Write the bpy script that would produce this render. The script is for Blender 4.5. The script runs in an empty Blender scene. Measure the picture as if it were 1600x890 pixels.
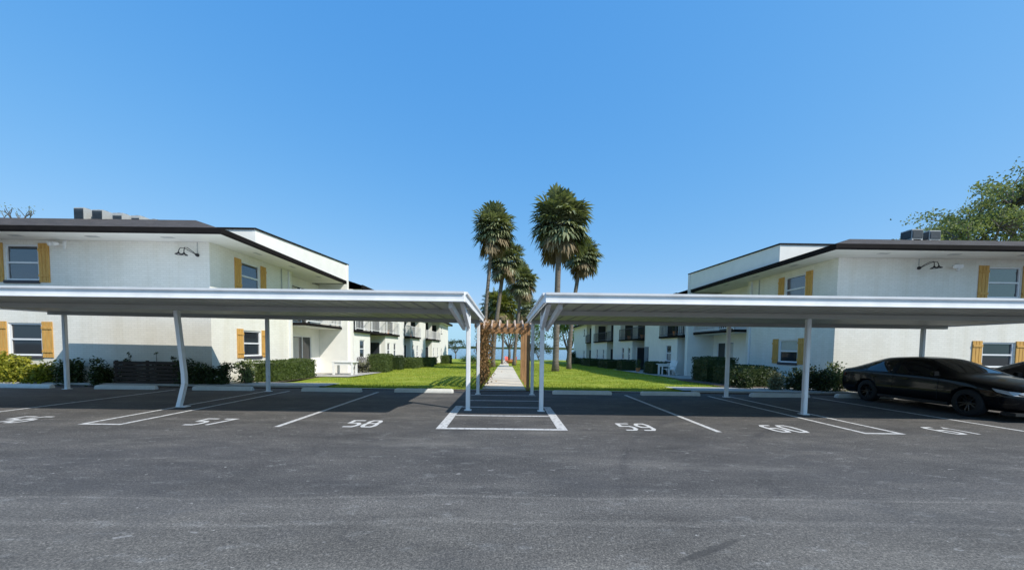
import bpy, bmesh, math, random
from mathutils import Vector, Matrix
R = math.radians
random.seed(7)
C = bpy.context.scene.collection
S = bpy.context.scene

# ------------------------------------------------------------------ camera
cam_d = bpy.data.cameras.new('camera')
cam = bpy.data.objects.new('camera', cam_d); C.objects.link(cam)
cam_d.sensor_width = 36; cam_d.lens = 578/1600*36
cam_d.clip_start = .05; cam_d.clip_end = 6000
PITCH = R(2.7)
cam.location = (0, 0, 1.5)
cam.rotation_euler = (Matrix.Rotation(R(-0.1), 3, 'Z') @ Matrix.Rotation(R(90)-PITCH, 3, 'X') @ Matrix.Rotation(.0125, 3, 'Z')).to_euler()
cam_d.shift_y = (571.2-445)/1600; cam_d.shift_x = .0054
S.camera = cam

# ------------------------------------------------------------------ sky and sun
SUN = Vector((.815, -.588, 1.0)).normalized()      # towards the sun
w = bpy.data.worlds.new('World'); S.world = w; w.use_nodes = True
nt = w.node_tree; nt.nodes.clear()
sky = nt.nodes.new('ShaderNodeTexSky'); sky.sky_type = 'NISHITA'; sky.sun_disc = False
sky.sun_elevation = math.asin(SUN.z); sky.sun_rotation = math.atan2(SUN.x, SUN.y)
sky.air_density = 1.0; sky.dust_density = 0.6; sky.ozone_density = 3.0
bg = nt.nodes.new('ShaderNodeBackground'); bg.inputs['Strength'].default_value = .12
out = nt.nodes.new('ShaderNodeOutputWorld')
K = .12                                              # tone of the sky: flatter and bluer, per channel a * x ** g
sp = nt.nodes.new('ShaderNodeSeparateColor'); cb = nt.nodes.new('ShaderNodeCombineColor'); nt.links.new(sky.outputs[0], sp.inputs[0])
for i, (a, g) in enumerate(((.98, 1.0), (.83, .50), (.99, .21))):
    n1 = nt.nodes.new('ShaderNodeMath'); n1.operation = 'MULTIPLY'; n1.inputs[1].default_value = K
    n2 = nt.nodes.new('ShaderNodeMath'); n2.operation = 'POWER'; n2.inputs[1].default_value = g
    n3 = nt.nodes.new('ShaderNodeMath'); n3.operation = 'MULTIPLY'; n3.inputs[1].default_value = a/K
    nt.links.new(sp.outputs[i], n1.inputs[0]); nt.links.new(n1.outputs[0], n2.inputs[0]); nt.links.new(n2.outputs[0], n3.inputs[0]); nt.links.new(n3.outputs[0], cb.inputs[i])
    if i == 0: red = n3
    if i == 1:
        n4 = nt.nodes.new('ShaderNodeMath'); n4.operation = 'MULTIPLY'; n4.inputs[1].default_value = .6; nt.links.new(n3.outputs[0], n4.inputs[0])
        n5 = nt.nodes.new('ShaderNodeMath'); n5.operation = 'MINIMUM'; nt.links.new(n4.outputs[0], n5.inputs[0]); nt.links.new(red.outputs[0], n5.inputs[1]); nt.links.new(n5.outputs[0], cb.inputs[0])
nt.links.new(cb.outputs[0], bg.inputs[0]); nt.links.new(bg.outputs[0], out.inputs[0])
sl = bpy.data.lights.new('sun', 'SUN'); sl.energy = 5.0; sl.angle = R(.53); sl.color = (1, .95, .865)
so = bpy.data.objects.new('sun', sl); C.objects.link(so); so.location = (30, -20, 40)
so.rotation_euler = SUN.to_track_quat('Z', 'Y').to_euler()
S.view_settings.view_transform = 'Standard'; S.view_settings.look = 'None'
S.view_settings.exposure = 0.03; S.view_settings.gamma = 1.0
S.render.engine = 'CYCLES'
S.cycles.max_bounces = 6; S.cycles.use_denoising = True

# ------------------------------------------------------------------ materials
class NT:
    def __init__(s, name, rough=.7, spec=.4):
        s.m = bpy.data.materials.new(name); s.m.use_nodes = True
        s.t = s.m.node_tree; s.p = s.t.nodes['Principled BSDF']
        s.p.inputs['Roughness'].default_value = rough
        s.p.inputs['Specular IOR Level'].default_value = spec
        s.co = s.t.nodes.new('ShaderNodeTexCoord').outputs['Object']
    def n(s, k, **kw):
        x = s.t.nodes.new(k)
        for a, v in kw.items():
            setattr(x, a, v)
        return x
    def l(s, a, b): s.t.links.new(a, b)
    def noise(s, scale, detail=3, rough=.55, vec=None, stretch=None):
        x = s.n('ShaderNodeTexNoise'); x.inputs['Scale'].default_value = scale
        x.inputs['Detail'].default_value = detail; x.inputs['Roughness'].default_value = rough
        v = vec or s.co
        if stretch:
            m = s.n('ShaderNodeMapping'); m.inputs['Scale'].default_value = stretch; s.l(v, m.inputs[0]); v = m.outputs[0]
        s.l(v, x.inputs['Vector']); return x.outputs['Fac']
    def ramp(s, fac, stops):
        x = s.n('ShaderNodeValToRGB'); e = x.color_ramp.elements
        while len(e) < len(stops): e.new(.5)
        for i, (p, c) in enumerate(stops):
            e[i].position = p; e[i].color = (*c, 1) if len(c) == 3 else c
        s.l(fac, x.inputs[0]); return x.outputs[0]
    def mix(s, fac, a, b, mode='MIX'):
        x = s.n('ShaderNodeMix', data_type='RGBA', blend_type=mode)
        for inp, v in ((x.inputs[0], fac), (x.inputs[6], a), (x.inputs[7], b)):
            if isinstance(v, (int, float)): inp.default_value = v
            elif isinstance(v, tuple): inp.default_value = (*v, 1)
            else: s.l(v, inp)
        return x.outputs[2]
    def math(s, op, a, b=0.0, c=None):
        x = s.n('ShaderNodeMath', operation=op)
        for i, v in enumerate((a, b) if c is None else (a, b, c)):
            if isinstance(v, (int, float)): x.inputs[i].default_value = v
            else: s.l(v, x.inputs[i])
        return x.outputs[0]
    def bump(s, h, strength=.3, dist=.02):
        x = s.n('ShaderNodeBump'); x.inputs['Strength'].default_value = strength; x.inputs['Distance'].default_value = dist
        s.l(h, x.inputs['Height']); s.l(x.outputs[0], s.p.inputs['Normal'])
    def base(s, c):
        if isinstance(c, tuple): s.p.inputs['Base Color'].default_value = (*c, 1)
        else: s.l(c, s.p.inputs['Base Color'])
    def xyz(s):
        x = s.n('ShaderNodeSeparateXYZ'); s.l(s.co, x.inputs[0]); return x.outputs

def simple(name, col, rough=.6, var=.12, scale=6, bump=0, spec=.4, metal=0):
    t = NT(name, rough, spec)
    d = tuple(c*(1-var) for c in col); u = tuple(min(1, c*(1+var)) for c in col)
    t.base(t.ramp(t.noise(scale, 5), [(.3, d), (.7, u)]))
    if bump: t.bump(t.noise(scale*8, 3), bump, .01)
    t.p.inputs['Metallic'].default_value = metal
    return t.m

def asphalt_mat():
    t = NT('asphalt', .82, .35); X = t.xyz()
    big = t.noise(.35, 4, .6); mid = t.noise(.9, 7, .72, stretch=(.6, 1.3, 1)); fine = t.noise(40, 3, .75); grit = t.noise(70, 4, .85)
    old_edge = t.math('ADD', t.math('ADD', X[1], t.math('MULTIPLY', t.math('SUBTRACT', big, .5), .9)), t.math('MULTIPLY', t.math('SUBTRACT', mid, .5), .25))
    mr = t.n('ShaderNodeMapRange'); t.l(old_edge, mr.inputs[0]); mr.inputs[1].default_value = 2.7; mr.inputs[2].default_value = 3.9
    new = t.ramp(mid, [(.32, (.050, .048, .047)), (.5, (.074, .071, .069)), (.68, (.108, .102, .096))])
    old = t.ramp(mid, [(.3, (.068, .064, .059)), (.7, (.135, .127, .115))])
    col = t.mix(mr.outputs[0], old, new)
    # pale worn tyre lanes running across the lot
    wob = t.math('MULTIPLY', t.math('SUBTRACT', t.noise(.22, 3, .5, stretch=(.7, .3, 1)), .5), .85)
    yy = t.math('ADD', X[1], wob)
    lane = None
    for y0, wd, a in ((3.6, .06, .35), (3.45, .3, .2), (3.07, .07, .25), (2.25, .3, .2)):
        d = t.math('ABSOLUTE', t.math('SUBTRACT', yy, y0))
        v = t.math('MULTIPLY', t.math('MAXIMUM', t.math('SUBTRACT', 1.0, t.math('DIVIDE', d, wd)), 0.0), a)
        lane = v if lane is None else t.math('MAXIMUM', lane, v)
    lane = t.math('MULTIPLY', lane, t.math('ADD', t.noise(1.1, 4, .7), .25))
    col = t.mix(lane, col, (.26, .245, .225))
    # turning tyre marks (rings)
    vsub = t.n('ShaderNodeVectorMath', operation='DISTANCE'); t.l(t.co, vsub.inputs[0]); vsub.inputs[1].default_value = (8.8, 2.2, 0)
    for r0, wd, a in ((6.1, .12, .5), (7.7, .11, .6), (6.9, .3, .2), (5.2, .12, .25)):
        d = t.math('ABSOLUTE', t.math('SUBTRACT', vsub.outputs['Value'], r0))
        v = t.math('MULTIPLY', t.math('MAXIMUM', t.math('SUBTRACT', 1.0, t.math('DIVIDE', d, wd)), 0.0), a)
        v = t.math('MULTIPLY', v, t.math('GREATER_THAN', X[1], 3.6))
        v = t.math('MULTIPLY', v, t.ramp(t.noise(.7, 4, .7), [(.42, (0, 0, 0)), (.62, (1, 1, 1))]))
        col = t.mix(v, col, (.03, .03, .034))
    # scuffs and small pale spots
    sc = t.ramp(t.noise(2.6, 6, .72, stretch=(1, 2.2, 1)), [(.56, (0, 0, 0)), (.68, (1, 1, 1))])
    col = t.mix(t.math('MULTIPLY', sc, .4), col, (.22, .22, .215))
    sp = t.ramp(t.noise(13, 3, .6), [(.69, (0, 0, 0)), (.74, (1, 1, 1))])
    col = t.mix(t.math('MULTIPLY', sp, .45), col, (.34, .34, .33))
    oil = t.ramp(t.noise(.9, 4, .6, stretch=(1, 1.4, 1)), [(.6, (0, 0, 0)), (.74, (1, 1, 1))])
    col = t.mix(t.math('MULTIPLY', oil, .35), col, (.05, .05, .055))
    # aggregate
    g = t.ramp(grit, [(.36, (.35, .35, .35)), (.5, (1, 1, 1)), (.64, (2.5, 2.45, 2.35))])
    col = t.mix(.75, col, g, 'MULTIPLY')
    g3 = t.ramp(t.noise(26, 4, .75), [(.32, (.7, .7, .7)), (.5, (1, 1, 1)), (.68, (1.45, 1.43, 1.4))])
    col = t.mix(.85, col, g3, 'MULTIPLY')
    pk = t.ramp(t.noise(7, 3, .6, stretch=(.6, 1, 1)), [(.68, (0, 0, 0)), (.72, (1, 1, 1))])
    col = t.mix(t.math('MULTIPLY', pk, .5), col, (.33, .32, .31))
    g2 = t.ramp(fine, [(.35, (.72, .72, .72)), (.65, (1.32, 1.3, 1.27))])
    col = t.mix(.8, col, g2, 'MULTIPLY')
    # patches of darker sealer and pale dust
    ds = t.ramp(t.noise(.5, 5, .62, stretch=(.7, 1.4, 1)), [(.52, (0, 0, 0)), (.6, (1, 1, 1))])
    col = t.mix(t.math('MULTIPLY', ds, .3), col, (.055, .055, .058))
    du = t.ramp(t.noise(.7, 6, .7, stretch=(.45, 1.7, 1)), [(.55, (0, 0, 0)), (.72, (1, 1, 1))])
    col = t.mix(t.math('MULTIPLY', du, .35), col, (.24, .225, .20))
    # an oil smear
    mp = t.n('ShaderNodeMapping'); mp.vector_type = 'TEXTURE'; mp.inputs['Location'].default_value = (1.56, 2.72, 0); mp.inputs['Rotation'].default_value = (0, 0, .5); mp.inputs['Scale'].default_value = (.42, .045, 1)
    t.l(t.co, mp.inputs[0]); ln = t.n('ShaderNodeVectorMath', operation='LENGTH'); t.l(mp.outputs[0], ln.inputs[0])
    sm = t.math('SUBTRACT', 1.0, t.math('ADD', ln.outputs['Value'], t.math('MULTIPLY', t.math('SUBTRACT', t.noise(14, 4, .7), .5), 1.6)))
    sm = t.math('MULTIPLY', t.math('MINIMUM', t.math('MAXIMUM', t.math('MULTIPLY', sm, 2.5), 0.0), 1.0), .6)
    col = t.mix(sm, col, (.04, .038, .036))
    # cracks
    vo = t.n('ShaderNodeTexVoronoi', feature='DISTANCE_TO_EDGE'); vo.inputs['Scale'].default_value = .33
    wv = t.n('ShaderNodeVectorMath', operation='ADD'); nz = t.n('ShaderNodeTexNoise'); nz.inputs['Scale'].default_value = 1.3; nz.inputs['Detail'].default_value = 6
    t.l(t.co, nz.inputs['Vector']); t.l(t.co, wv.inputs[0]); t.l(nz.outputs['Color'], wv.inputs[1]); t.l(wv.outputs[0], vo.inputs['Vector'])
    cr = t.ramp(vo.outputs['Distance'], [(0, (1, 1, 1)), (.009, (0, 0, 0))])
    cr = t.math('MULTIPLY', cr, t.math('GREATER_THAN', t.noise(.4, 2), .5))
    col = t.mix(t.math('MULTIPLY', cr, .3), col, (.035, .035, .037))
    t.base(col)
    t.bump(t.math('ADD', t.math('MULTIPLY', grit, .7), fine), .35, .006)
    return t.m

def paint_mat(name, wear=.5, k=.62):
    t = NT(name, .7)
    a = t.ramp(t.noise(14, 6, .75), [(wear-.12, (.13, .13, .135)), (wear+.0, (k*.8, k*.8, k*.8)), (.75, (k, k, k*.99))])
    t.base(a); t.bump(t.noise(90, 3), .3, .005); return t.m

def brick_mat(name, col, tone):
    t = NT(name, .75); X = t.xyz()
    v = t.n('ShaderNodeCombineXYZ'); t.l(t.math('ADD', X[0], X[1]), v.inputs[0]); t.l(X[2], v.inputs[1])
    b = t.n('ShaderNodeTexBrick'); t.l(v.outputs[0], b.inputs['Vector'])
    b.inputs['Scale'].default_value = 1; b.inputs['Brick Width'].default_value = .22; b.inputs['Row Height'].default_value = .078
    b.inputs['Mortar Size'].default_value = .007; b.inputs['Mortar Smooth'].default_value = .6
    b.inputs['Color1'].default_value = (1, 1, 1, 1); b.inputs['Color2'].default_value = (.94, .94, .93, 1); b.inputs['Mortar'].default_value = (.82, .82, .81, 1)
    c = t.ramp(t.noise(.7, 5, .6), [(.3, tuple(x*.93 for x in col)), (.7, col)])
    st = t.ramp(t.noise(1.0, 5, .6, stretch=(2.5, 2.5, .25)), [(.45, (1, 1, 1)), (.85, tone)])
    c = t.mix(1, t.mix(1, c, b.outputs['Color'], 'MULTIPLY'), st, 'MULTIPLY')
    lo = t.n('ShaderNodeMapRange'); t.l(t.math('ADD', X[2], t.math('MULTIPLY', t.noise(3, 4), .3)), lo.inputs[0]); lo.inputs[1].default_value = .1; lo.inputs[2].default_value = .5
    c = t.mix(lo.outputs[0], (.42, .39, .34), c)
    t.base(c)
    t.bump(t.math('ADD', b.outputs['Fac'], t.math('MULTIPLY', t.noise(30, 3), -.35)), -.35, .012)
    return t.m

def shingle_mat():
    t = NT('shingles', .9, .2); X = t.xyz()
    v = t.n('ShaderNodeCombineXYZ'); t.l(t.math('ADD', X[0], t.math('MULTIPLY', X[1], .37)), v.inputs[0]); t.l(t.math('MULTIPLY', X[2], 2.6), v.inputs[1])
    b = t.n('ShaderNodeTexBrick'); t.l(v.outputs[0], b.inputs['Vector']); b.inputs['Scale'].default_value = 1
    b.inputs['Brick Width'].default_value = .33; b.inputs['Row Height'].default_value = .14; b.inputs['Mortar Size'].default_value = .006
    b.inputs['Color1'].default_value = (.095, .083, .076, 1); b.inputs['Color2'].default_value = (.052, .046, .042, 1); b.inputs['Mortar'].default_value = (.03, .028, .026, 1)
    c = t.mix(.6, b.outputs['Color'], t.ramp(t.noise(9, 5, .7), [(.3, (.5, .5, .5)), (.7, (1.7, 1.62, 1.55))]), 'MULTIPLY')
    t.base(c); t.bump(t.noise(60, 3), .5, .01); return t.m

def lawn_mat():
    t = NT('grass_turf', .9, .15)
    a = t.ramp(t.noise(.55, 7, .72), [(.3, (.13, .19, .02)), (.48, (.24, .30, .035)), (.62, (.36, .37, .065)), (.75, (.45, .40, .14))])
    b = t.ramp(t.noise(22, 4, .7), [(.3, (.6, .6, .55)), (.7, (1.35, 1.35, 1.2))])
    t.base(t.mix(.9, a, b, 'MULTIPLY')); t.bump(t.noise(45, 4), .8, .03); return t.m

def leaf_mat(name, a, b, scale=2.5, rough=.55, trans=.35, spec=.35):
    t = NT(name, rough, spec)
    g = t.n('ShaderNodeNewGeometry')
    c = t.ramp(t.math('ADD', t.math('MULTIPLY', g.outputs['Random Per Island'], .75), t.math('MULTIPLY', t.noise(scale, 3), .35)), [(.15, a), (.95, b)])
    t.base(c)
    tr = t.n('ShaderNodeBsdfTranslucent'); t.l(t.mix(1, c, (1.1, 1.15, .5), 'MULTIPLY'), tr.inputs['Color'])
    mx = t.n('ShaderNodeMixShader'); mx.inputs[0].default_value = trans
    t.l(t.p.outputs[0], mx.inputs[1]); t.l(tr.outputs[0], mx.inputs[2])
    o = [n for n in t.t.nodes if n.type == 'OUTPUT_MATERIAL'][0]; t.l(mx.outputs[0], o.inputs[0])
    return t.m

def bark_mat(name, a, b, ring=0):
    t = NT(name, .9, .15)
    if ring:
        f = t.noise(3.2, 5, .7, stretch=(1, 1, ring))
    else:
        f = t.noise(5, 6, .7, stretch=(3, 3, .6))
    t.base(t.ramp(f, [(.3, a), (.7, b)])); t.bump(f, .7, .03); return t.m

def wood_mat(name, a, b, spec=.3, s=(9, 9, .8)):
    t = NT(name, .65, spec)
    f = t.noise(3, 5, .7, stretch=s)
    t.base(t.ramp(f, [(.3, a), (.7, b)])); t.bump(f, .2, .006); return t.m

def concrete_mat(name, col, joint=0):
    t = NT(name, .85, .25); X = t.xyz()
    c = t.ramp(t.noise(1.4, 6, .7), [(.25, tuple(x*.78 for x in col)), (.75, tuple(x*1.1 for x in col))])
    c = t.mix(.5, c, t.ramp(t.noise(60, 3), [(.3, (.8, .8, .8)), (.7, (1.2, 1.2, 1.2))]), 'MULTIPLY')
    if joint:
        f = t.math('ABSOLUTE', t.math('SUBTRACT', t.math('FRACT', t.math('DIVIDE', X[1], joint)), .5))
        c = t.mix(t.math('LESS_THAN', f, .012), c, (.12, .11, .1))
    t.base(c); t.bump(t.noise(50, 4), .3, .006); return t.m

def glass_mat(name, col, rough=.04, spec=.5, ior=1.58):
    t = NT(name, rough, spec); t.base(col)
    t.bump(t.noise(.9, 2), .03, .05); t.p.inputs['IOR'].default_value = ior; return t.m

M = dict(
    asphalt=asphalt_mat(), line=paint_mat('line_paint', .47, .66), number=paint_mat('number_paint', .38, .66),
    wall=brick_mat('painted_brick', (.83, .805, .725), (.89, .87, .82)), stucco=simple('white_stucco', (.80, .785, .73), .8, .04, 2, .2),
    soffit=simple('soffit_paint', (.74, .73, .68), .7, .04, 2), fascia=simple('dark_fascia', (.012, .010, .0095), .85, .2, 3, 0, .12),
    shingle=shingle_mat(), metal=simple('white_metal', (.80, .81, .82), .5, .08, 2.5, 0, .5),
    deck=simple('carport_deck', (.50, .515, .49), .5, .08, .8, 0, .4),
    shutter=wood_mat('shutter_wood', (.48, .25, .06), (.70, .42, .12)), frame=simple('window_frame', (.75, .76, .77), .4, .03),
    glassup=glass_mat('upper_window_glass', (.03, .04, .05), .04, .5, 2.1), glass=glass_mat('window_glass', (.025, .03, .035)), blind=simple('blind', (.62, .62, .52), .7, .03, 3), sill=simple('dark_sill', (.06, .06, .07), .7),
    black=simple('black_metal', (.015, .015, .017), .4, .2), rail=simple('white_rail', (.72, .72, .72), .5, .05),
    railshade=simple('shaded_rail', (.03, .028, .032), .5, .1), door=simple('dark_door', (.035, .04, .05), .4, .1), doorb=simple('blue_grey_door', (.1, .15, .2), .5, .1),
    curtain=simple('curtain', (.6, .58, .53), .8, .06), patiof=concrete_mat('patio_concrete', (.42, .40, .37)),
    conc=concrete_mat('path_concrete', (.66, .59, .475), 1.35), stop=concrete_mat('stop_concrete', (.68, .68, .65)), kerb=concrete_mat('kerb_concrete', (.46, .45, .42)),
    mulch=simple('mulch', (.10, .07, .05), .95, .5, 14, .9), lawn=lawn_mat(),
    blade=leaf_mat('grass_blades', (.17, .24, .025), (.42, .44, .07), .8, .7, .3, .1),
    palm=leaf_mat('palm_fronds', (.07, .095, .038), (.33, .35, .19), 1.2, .42, .22, .5),
    palmdead=leaf_mat('dead_fronds', (.13, .10, .055), (.29, .23, .14), 1.5, .7, .2, .2),
    palmy=leaf_mat('young_fronds', (.08, .10, .02), (.26, .27, .07), 1.2, .5, .35, .3),
    palmbark=bark_mat('palm_bark', (.09, .075, .062), (.26, .225, .19), 5), bark=bark_mat('tree_bark', (.07, .06, .05), (.18, .16, .14)),
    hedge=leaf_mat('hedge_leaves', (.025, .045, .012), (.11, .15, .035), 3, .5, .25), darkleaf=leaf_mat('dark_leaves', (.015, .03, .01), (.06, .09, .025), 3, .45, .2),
    croton=leaf_mat('croton_leaves', (.12, .15, .012), (.42, .40, .05), 3, .5, .35), oak=leaf_mat('oak_leaves', (.10, .125, .05), (.33, .36, .17), .8, .6, .4, .2),
    green=leaf_mat('green_leaves', (.03, .07, .012), (.11, .20, .03), 1, .6, .35), vine=leaf_mat('dry_vine', (.12, .06, .025), (.42, .26, .13), 4, .8, .3, .1),
    pale=leaf_mat('pale_leaves', (.08, .09, .04), (.34, .33, .22), 4, .6, .3),
    flower=leaf_mat('flowering_leaves', (.05, .08, .02), (.3, .34, .15), 4, .6, .3),
    core=simple('foliage_core', (.02, .03, .01), .95, .3), cedar=wood_mat('cedar', (.24, .12, .05), (.48, .28, .14)), cedarl=wood_mat('weathered_cedar', (.40, .28, .20), (.66, .50, .39), .2, (9, .8, 9)),
    brown=wood_mat('brown_boards', (.025, .016, .011), (.06, .04, .028), .3, (.8, 9, 9)),
    acdark=simple('ac_dark', (.04, .05, .06), .5, .2), acgrey=simple('ac_grey', (.42, .43, .42), .5, .1),
    paint=None, tyre=simple('tyre_rubber', (.015, .015, .016), .8), rim=simple('wheel_alloy', (.045, .047, .05), .3, .1, 5, 0, .6, .8),
    carglass=glass_mat('car_glass', (.006, .007, .009), .02, .5, 1.65), windscreen=glass_mat('windscreen_glass', (.008, .01, .012), .02, .5, 2.6), lens=glass_mat('lamp_lens', (.45, .47, .48), .1, .9), taillens=glass_mat('tail_lens', (.2, .008, .008), .15, .8),
    plastic=simple('black_plastic', (.012, .012, .013), .55), red=simple('red_paint', (.62, .06, .03), .45, .1), whitep=simple('white_plastic', (.78, .78, .76), .45, .04),
    orange=simple('terracotta', (.5, .2, .07), .8),
)
def carpaint():
    t = NT('black_car_paint', .35, .12); t.base(t.ramp(t.noise(3, 2), [(.3, (.002, .0021, .003)), (.7, (.003, .0034, .005))]))
    t.p.inputs['Coat Weight'].default_value = .45; t.p.inputs['Coat Roughness'].default_value = .03; return t.m
M['paint'] = carpaint()
def water_mat():
    t = NT('lake_water', .12, .5); t.base((.05, .10, .16)); t.bump(t.noise(.8, 4, .6, stretch=(.5, 1.5, 1)), .6, .3); return t.m
M['water'] = water_mat()

# ------------------------------------------------------------------ mesh helpers
class MB:
    def __init__(s): s.v = []; s.f = []; s.mi = []
    def add(s, vs, fs):
        b = len(s.v); s.v += [tuple(v) for v in vs]; s.f += [tuple(b+i for i in f) for f in fs]; return s
    def box(s, x0, x1, y0, y1, z0, z1):
        if x0 > x1: x0, x1 = x1, x0
        if y0 > y1: y0, y1 = y1, y0
        vs = [(x0,y0,z0),(x1,y0,z0),(x1,y1,z0),(x0,y1,z0),(x0,y0,z1),(x1,y0,z1),(x1,y1,z1),(x0,y1,z1)]
        return s.add(vs, [(0,3,2,1),(4,5,6,7),(0,1,5,4),(1,2,6,5),(2,3,7,6),(3,0,4,7)])
    def beam(s, a, b, wx, wz, up=(0,0,1)):
        a, b = Vector(a), Vector(b); d = (b-a).normalized(); up = Vector(up)
        r = d.cross(up)
        if r.length < 1e-4: r = Vector((1,0,0))
        r.normalize(); u = r.cross(d).normalized(); vs = []
        for p in (a, b):
            for i, j in ((-1,-1),(1,-1),(1,1),(-1,1)): vs.append(p + r*i*wx/2 + u*j*wz/2)
        return s.add(vs, [(0,1,2,3),(7,6,5,4),(0,4,5,1),(1,5,6,2),(2,6,7,3),(3,7,4,0)])
    def tube(s, pts, rad, n=10, cap=True):
        pts = [Vector(p) for p in pts]; k = len(pts)
        if not isinstance(rad, (list, tuple)): rad = [rad]*k
        base = len(s.v); ref = None
        for i, p in enumerate(pts):
            d = (pts[min(i+1, k-1)] - pts[max(i-1, 0)]).normalized()
            if ref is None: ref = Vector((1,0,0)) if abs(d.x) < .9 else Vector((0,1,0))
            r = (ref - d*ref.dot(d)).normalized(); ref = r; q = d.cross(r)
            for j in range(n):
                a = 2*math.pi*j/n; s.v.append(tuple(p + (r*math.cos(a) + q*math.sin(a))*rad[i]))
        for i in range(k-1):
            for j in range(n):
                a = base+i*n+j; b = base+i*n+(j+1) % n; s.f.append((a, b, b+n, a+n))
        if cap:
            s.f.append(tuple(base+j for j in reversed(range(n)))); s.f.append(tuple(base+(k-1)*n+j for j in range(n)))
        return s
    def lathe(s, c, prof, n=20, axis='z'):
        base = len(s.v); k = len(prof)
        for r, h in prof:
            for j in range(n):
                a = 2*math.pi*j/n; x, y = r*math.cos(a), r*math.sin(a)
                if axis == 'z': s.v.append((c[0]+x, c[1]+y, c[2]+h))
                elif axis == 'x': s.v.append((c[0]+h, c[1]+x, c[2]+y))
                else: s.v.append((c[0]+x, c[1]+h, c[2]+y))
        for i in range(k-1):
            for j in range(n):
                a = base+i*n+j; b = base+i*n+(j+1) % n; s.f.append((a, b, b+n, a+n))
        return s
    def poly(s, pts): return s.add(pts, [tuple(range(len(pts)))])
    def prism(s, pts, off):
        off = Vector(off); n = len(pts); vs = [Vector(p) for p in pts]; vs += [v+off for v in vs]
        return s.add(vs, [tuple(reversed(range(n))), tuple(range(n, 2*n))] + [(i, (i+1) % n, n+(i+1) % n, n+i) for i in range(n)])
    def leaf(s, p, size, up=.3, asp=.5):
        a = random.uniform(0, 6.283); t = random.uniform(-1, 1)*(1-up)+up*.6
        n = Vector((math.cos(a)*math.sqrt(max(0, 1-t*t)), math.sin(a)*math.sqrt(max(0, 1-t*t)), t))
        u = n.orthogonal().normalized(); q = n.cross(u); b = random.uniform(0, 6.283)
        d = (u*math.cos(b)+q*math.sin(b))*size; e = n.cross(d)*asp; p = Vector(p)
        s.add([p-d*.5, p+e*.5+n*size*.08, p+d*.5, p-e*.5+n*size*.08], [(0, 1, 2, 3)]); return s
    def mesh(s, name):
        m = bpy.data.meshes.new(name); m.from_pydata(s.v, [], s.f); m.update(); return m
    def build(s, name, mat, parent=None, smooth=False, bevel=0, fix=False):
        m = s.mesh(name)
        if bevel or fix:
            bm = bmesh.new(); bm.from_mesh(m); bmesh.ops.recalc_face_normals(bm, faces=bm.faces)
            if bevel: bmesh.ops.bevel(bm, geom=[e for e in bm.edges if len(e.link_faces) == 2 and e.calc_face_angle(0) > .6], offset=bevel, segments=2, affect='EDGES', clamp_overlap=True)
            bm.to_mesh(m); bm.free()
        m.materials.append(mat)
        if smooth: m.polygons.foreach_set('use_smooth', [True]*len(m.polygons))
        o = bpy.data.objects.new(name, m); C.objects.link(o)
        if parent: o.parent = parent
        return o

def thing(name, label, cat, loc=(0,0,0), rz=0, group=None):
    o = bpy.data.objects.new(name, None); C.objects.link(o); o.location = loc; o.rotation_euler = (0,0,rz)
    o.empty_display_size = .3; return tag(o, label, cat, group)
def tag(o, label, cat, group=None):
    o['label'] = label; o['category'] = cat
    if group: o['group'] = group
    return o
def struct(o, label=None):
    o['kind'] = 'structure'
    if label: o['label'] = label
    return o
def copy_tree(o, parent=None):
    c = o.copy(); C.objects.link(c); c.parent = parent
    for ch in list(o.children): copy_tree(ch, c)
    return c

def gz(y):                                  # height of the lawn, falling towards the lake
    pts = [(12.9, .04), (14, .03), (22, -.14), (60, -.8), (82, -.95), (90, -1.6)]
    if y <= pts[0][0]: return pts[0][1]
    for (a, za), (b, zb) in zip(pts, pts[1:]):
        if y <= b: return za+(zb-za)*(y-a)/(b-a)
    return pts[-1][1]

# ------------------------------------------------------------------ setting
b = MB(); b.poly([(-400, -400, 0), (400, -400, 0), (400, 12.95, 0), (-400, 12.95, 0)])
struct(b.build('parking_lot', M['asphalt']))
b = MB(); xs = [-400, -100, -40] + [-20+i*1.0 for i in range(41)] + [40, 100, 400]; ys = [12.95+i*.5 for i in range(16)] + [22+i*2 for i in range(31)] + [90]
for y in ys:
    for x in xs: b.v.append((x, y, gz(y) + (.025*math.sin(x*1.7+y*.9)+.02*math.sin(x*.6-y*2.1) if 13.2 < y < 80 and abs(x) < 20 and abs(x) > 1.3 else 0)))
nx = len(xs)
for j in range(len(ys)-1):
    for i in range(nx-1): b.f.append((j*nx+i, j*nx+i+1, (j+1)*nx+i+1, (j+1)*nx+i))
struct(b.build('lawn_ground', M['lawn'], smooth=True))
b = MB(); b.box(-400, 400, 12.93, 12.949, -.05, .035); struct(b.build('lawn_edge', M['mulch']))
b = MB(); b.poly([(-4000, 84, -1.35), (4000, 84, -1.35), (4000, 4500, -1.35), (-4000, 4500, -1.35)])
struct(b.build('lake', M['water']))
# far shore
b = MB(); n = 260; base = []
for i in range(n+1):
    x = -2600+5200*i/n; b.v.append((x, 1500, -2)); b.v.append((x, 1510, 3+4*abs(math.sin(i*.37))*random.uniform(.4, 1)+random.uniform(0, 3))); b.v.append((x, 1560, -2))
for i in range(n):
    for k in range(2): b.f.append((i*3+k, i*3+3+k, i*3+4+k, i*3+1+k))
struct(b.build('far_shore', M['darkleaf']))
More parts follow.
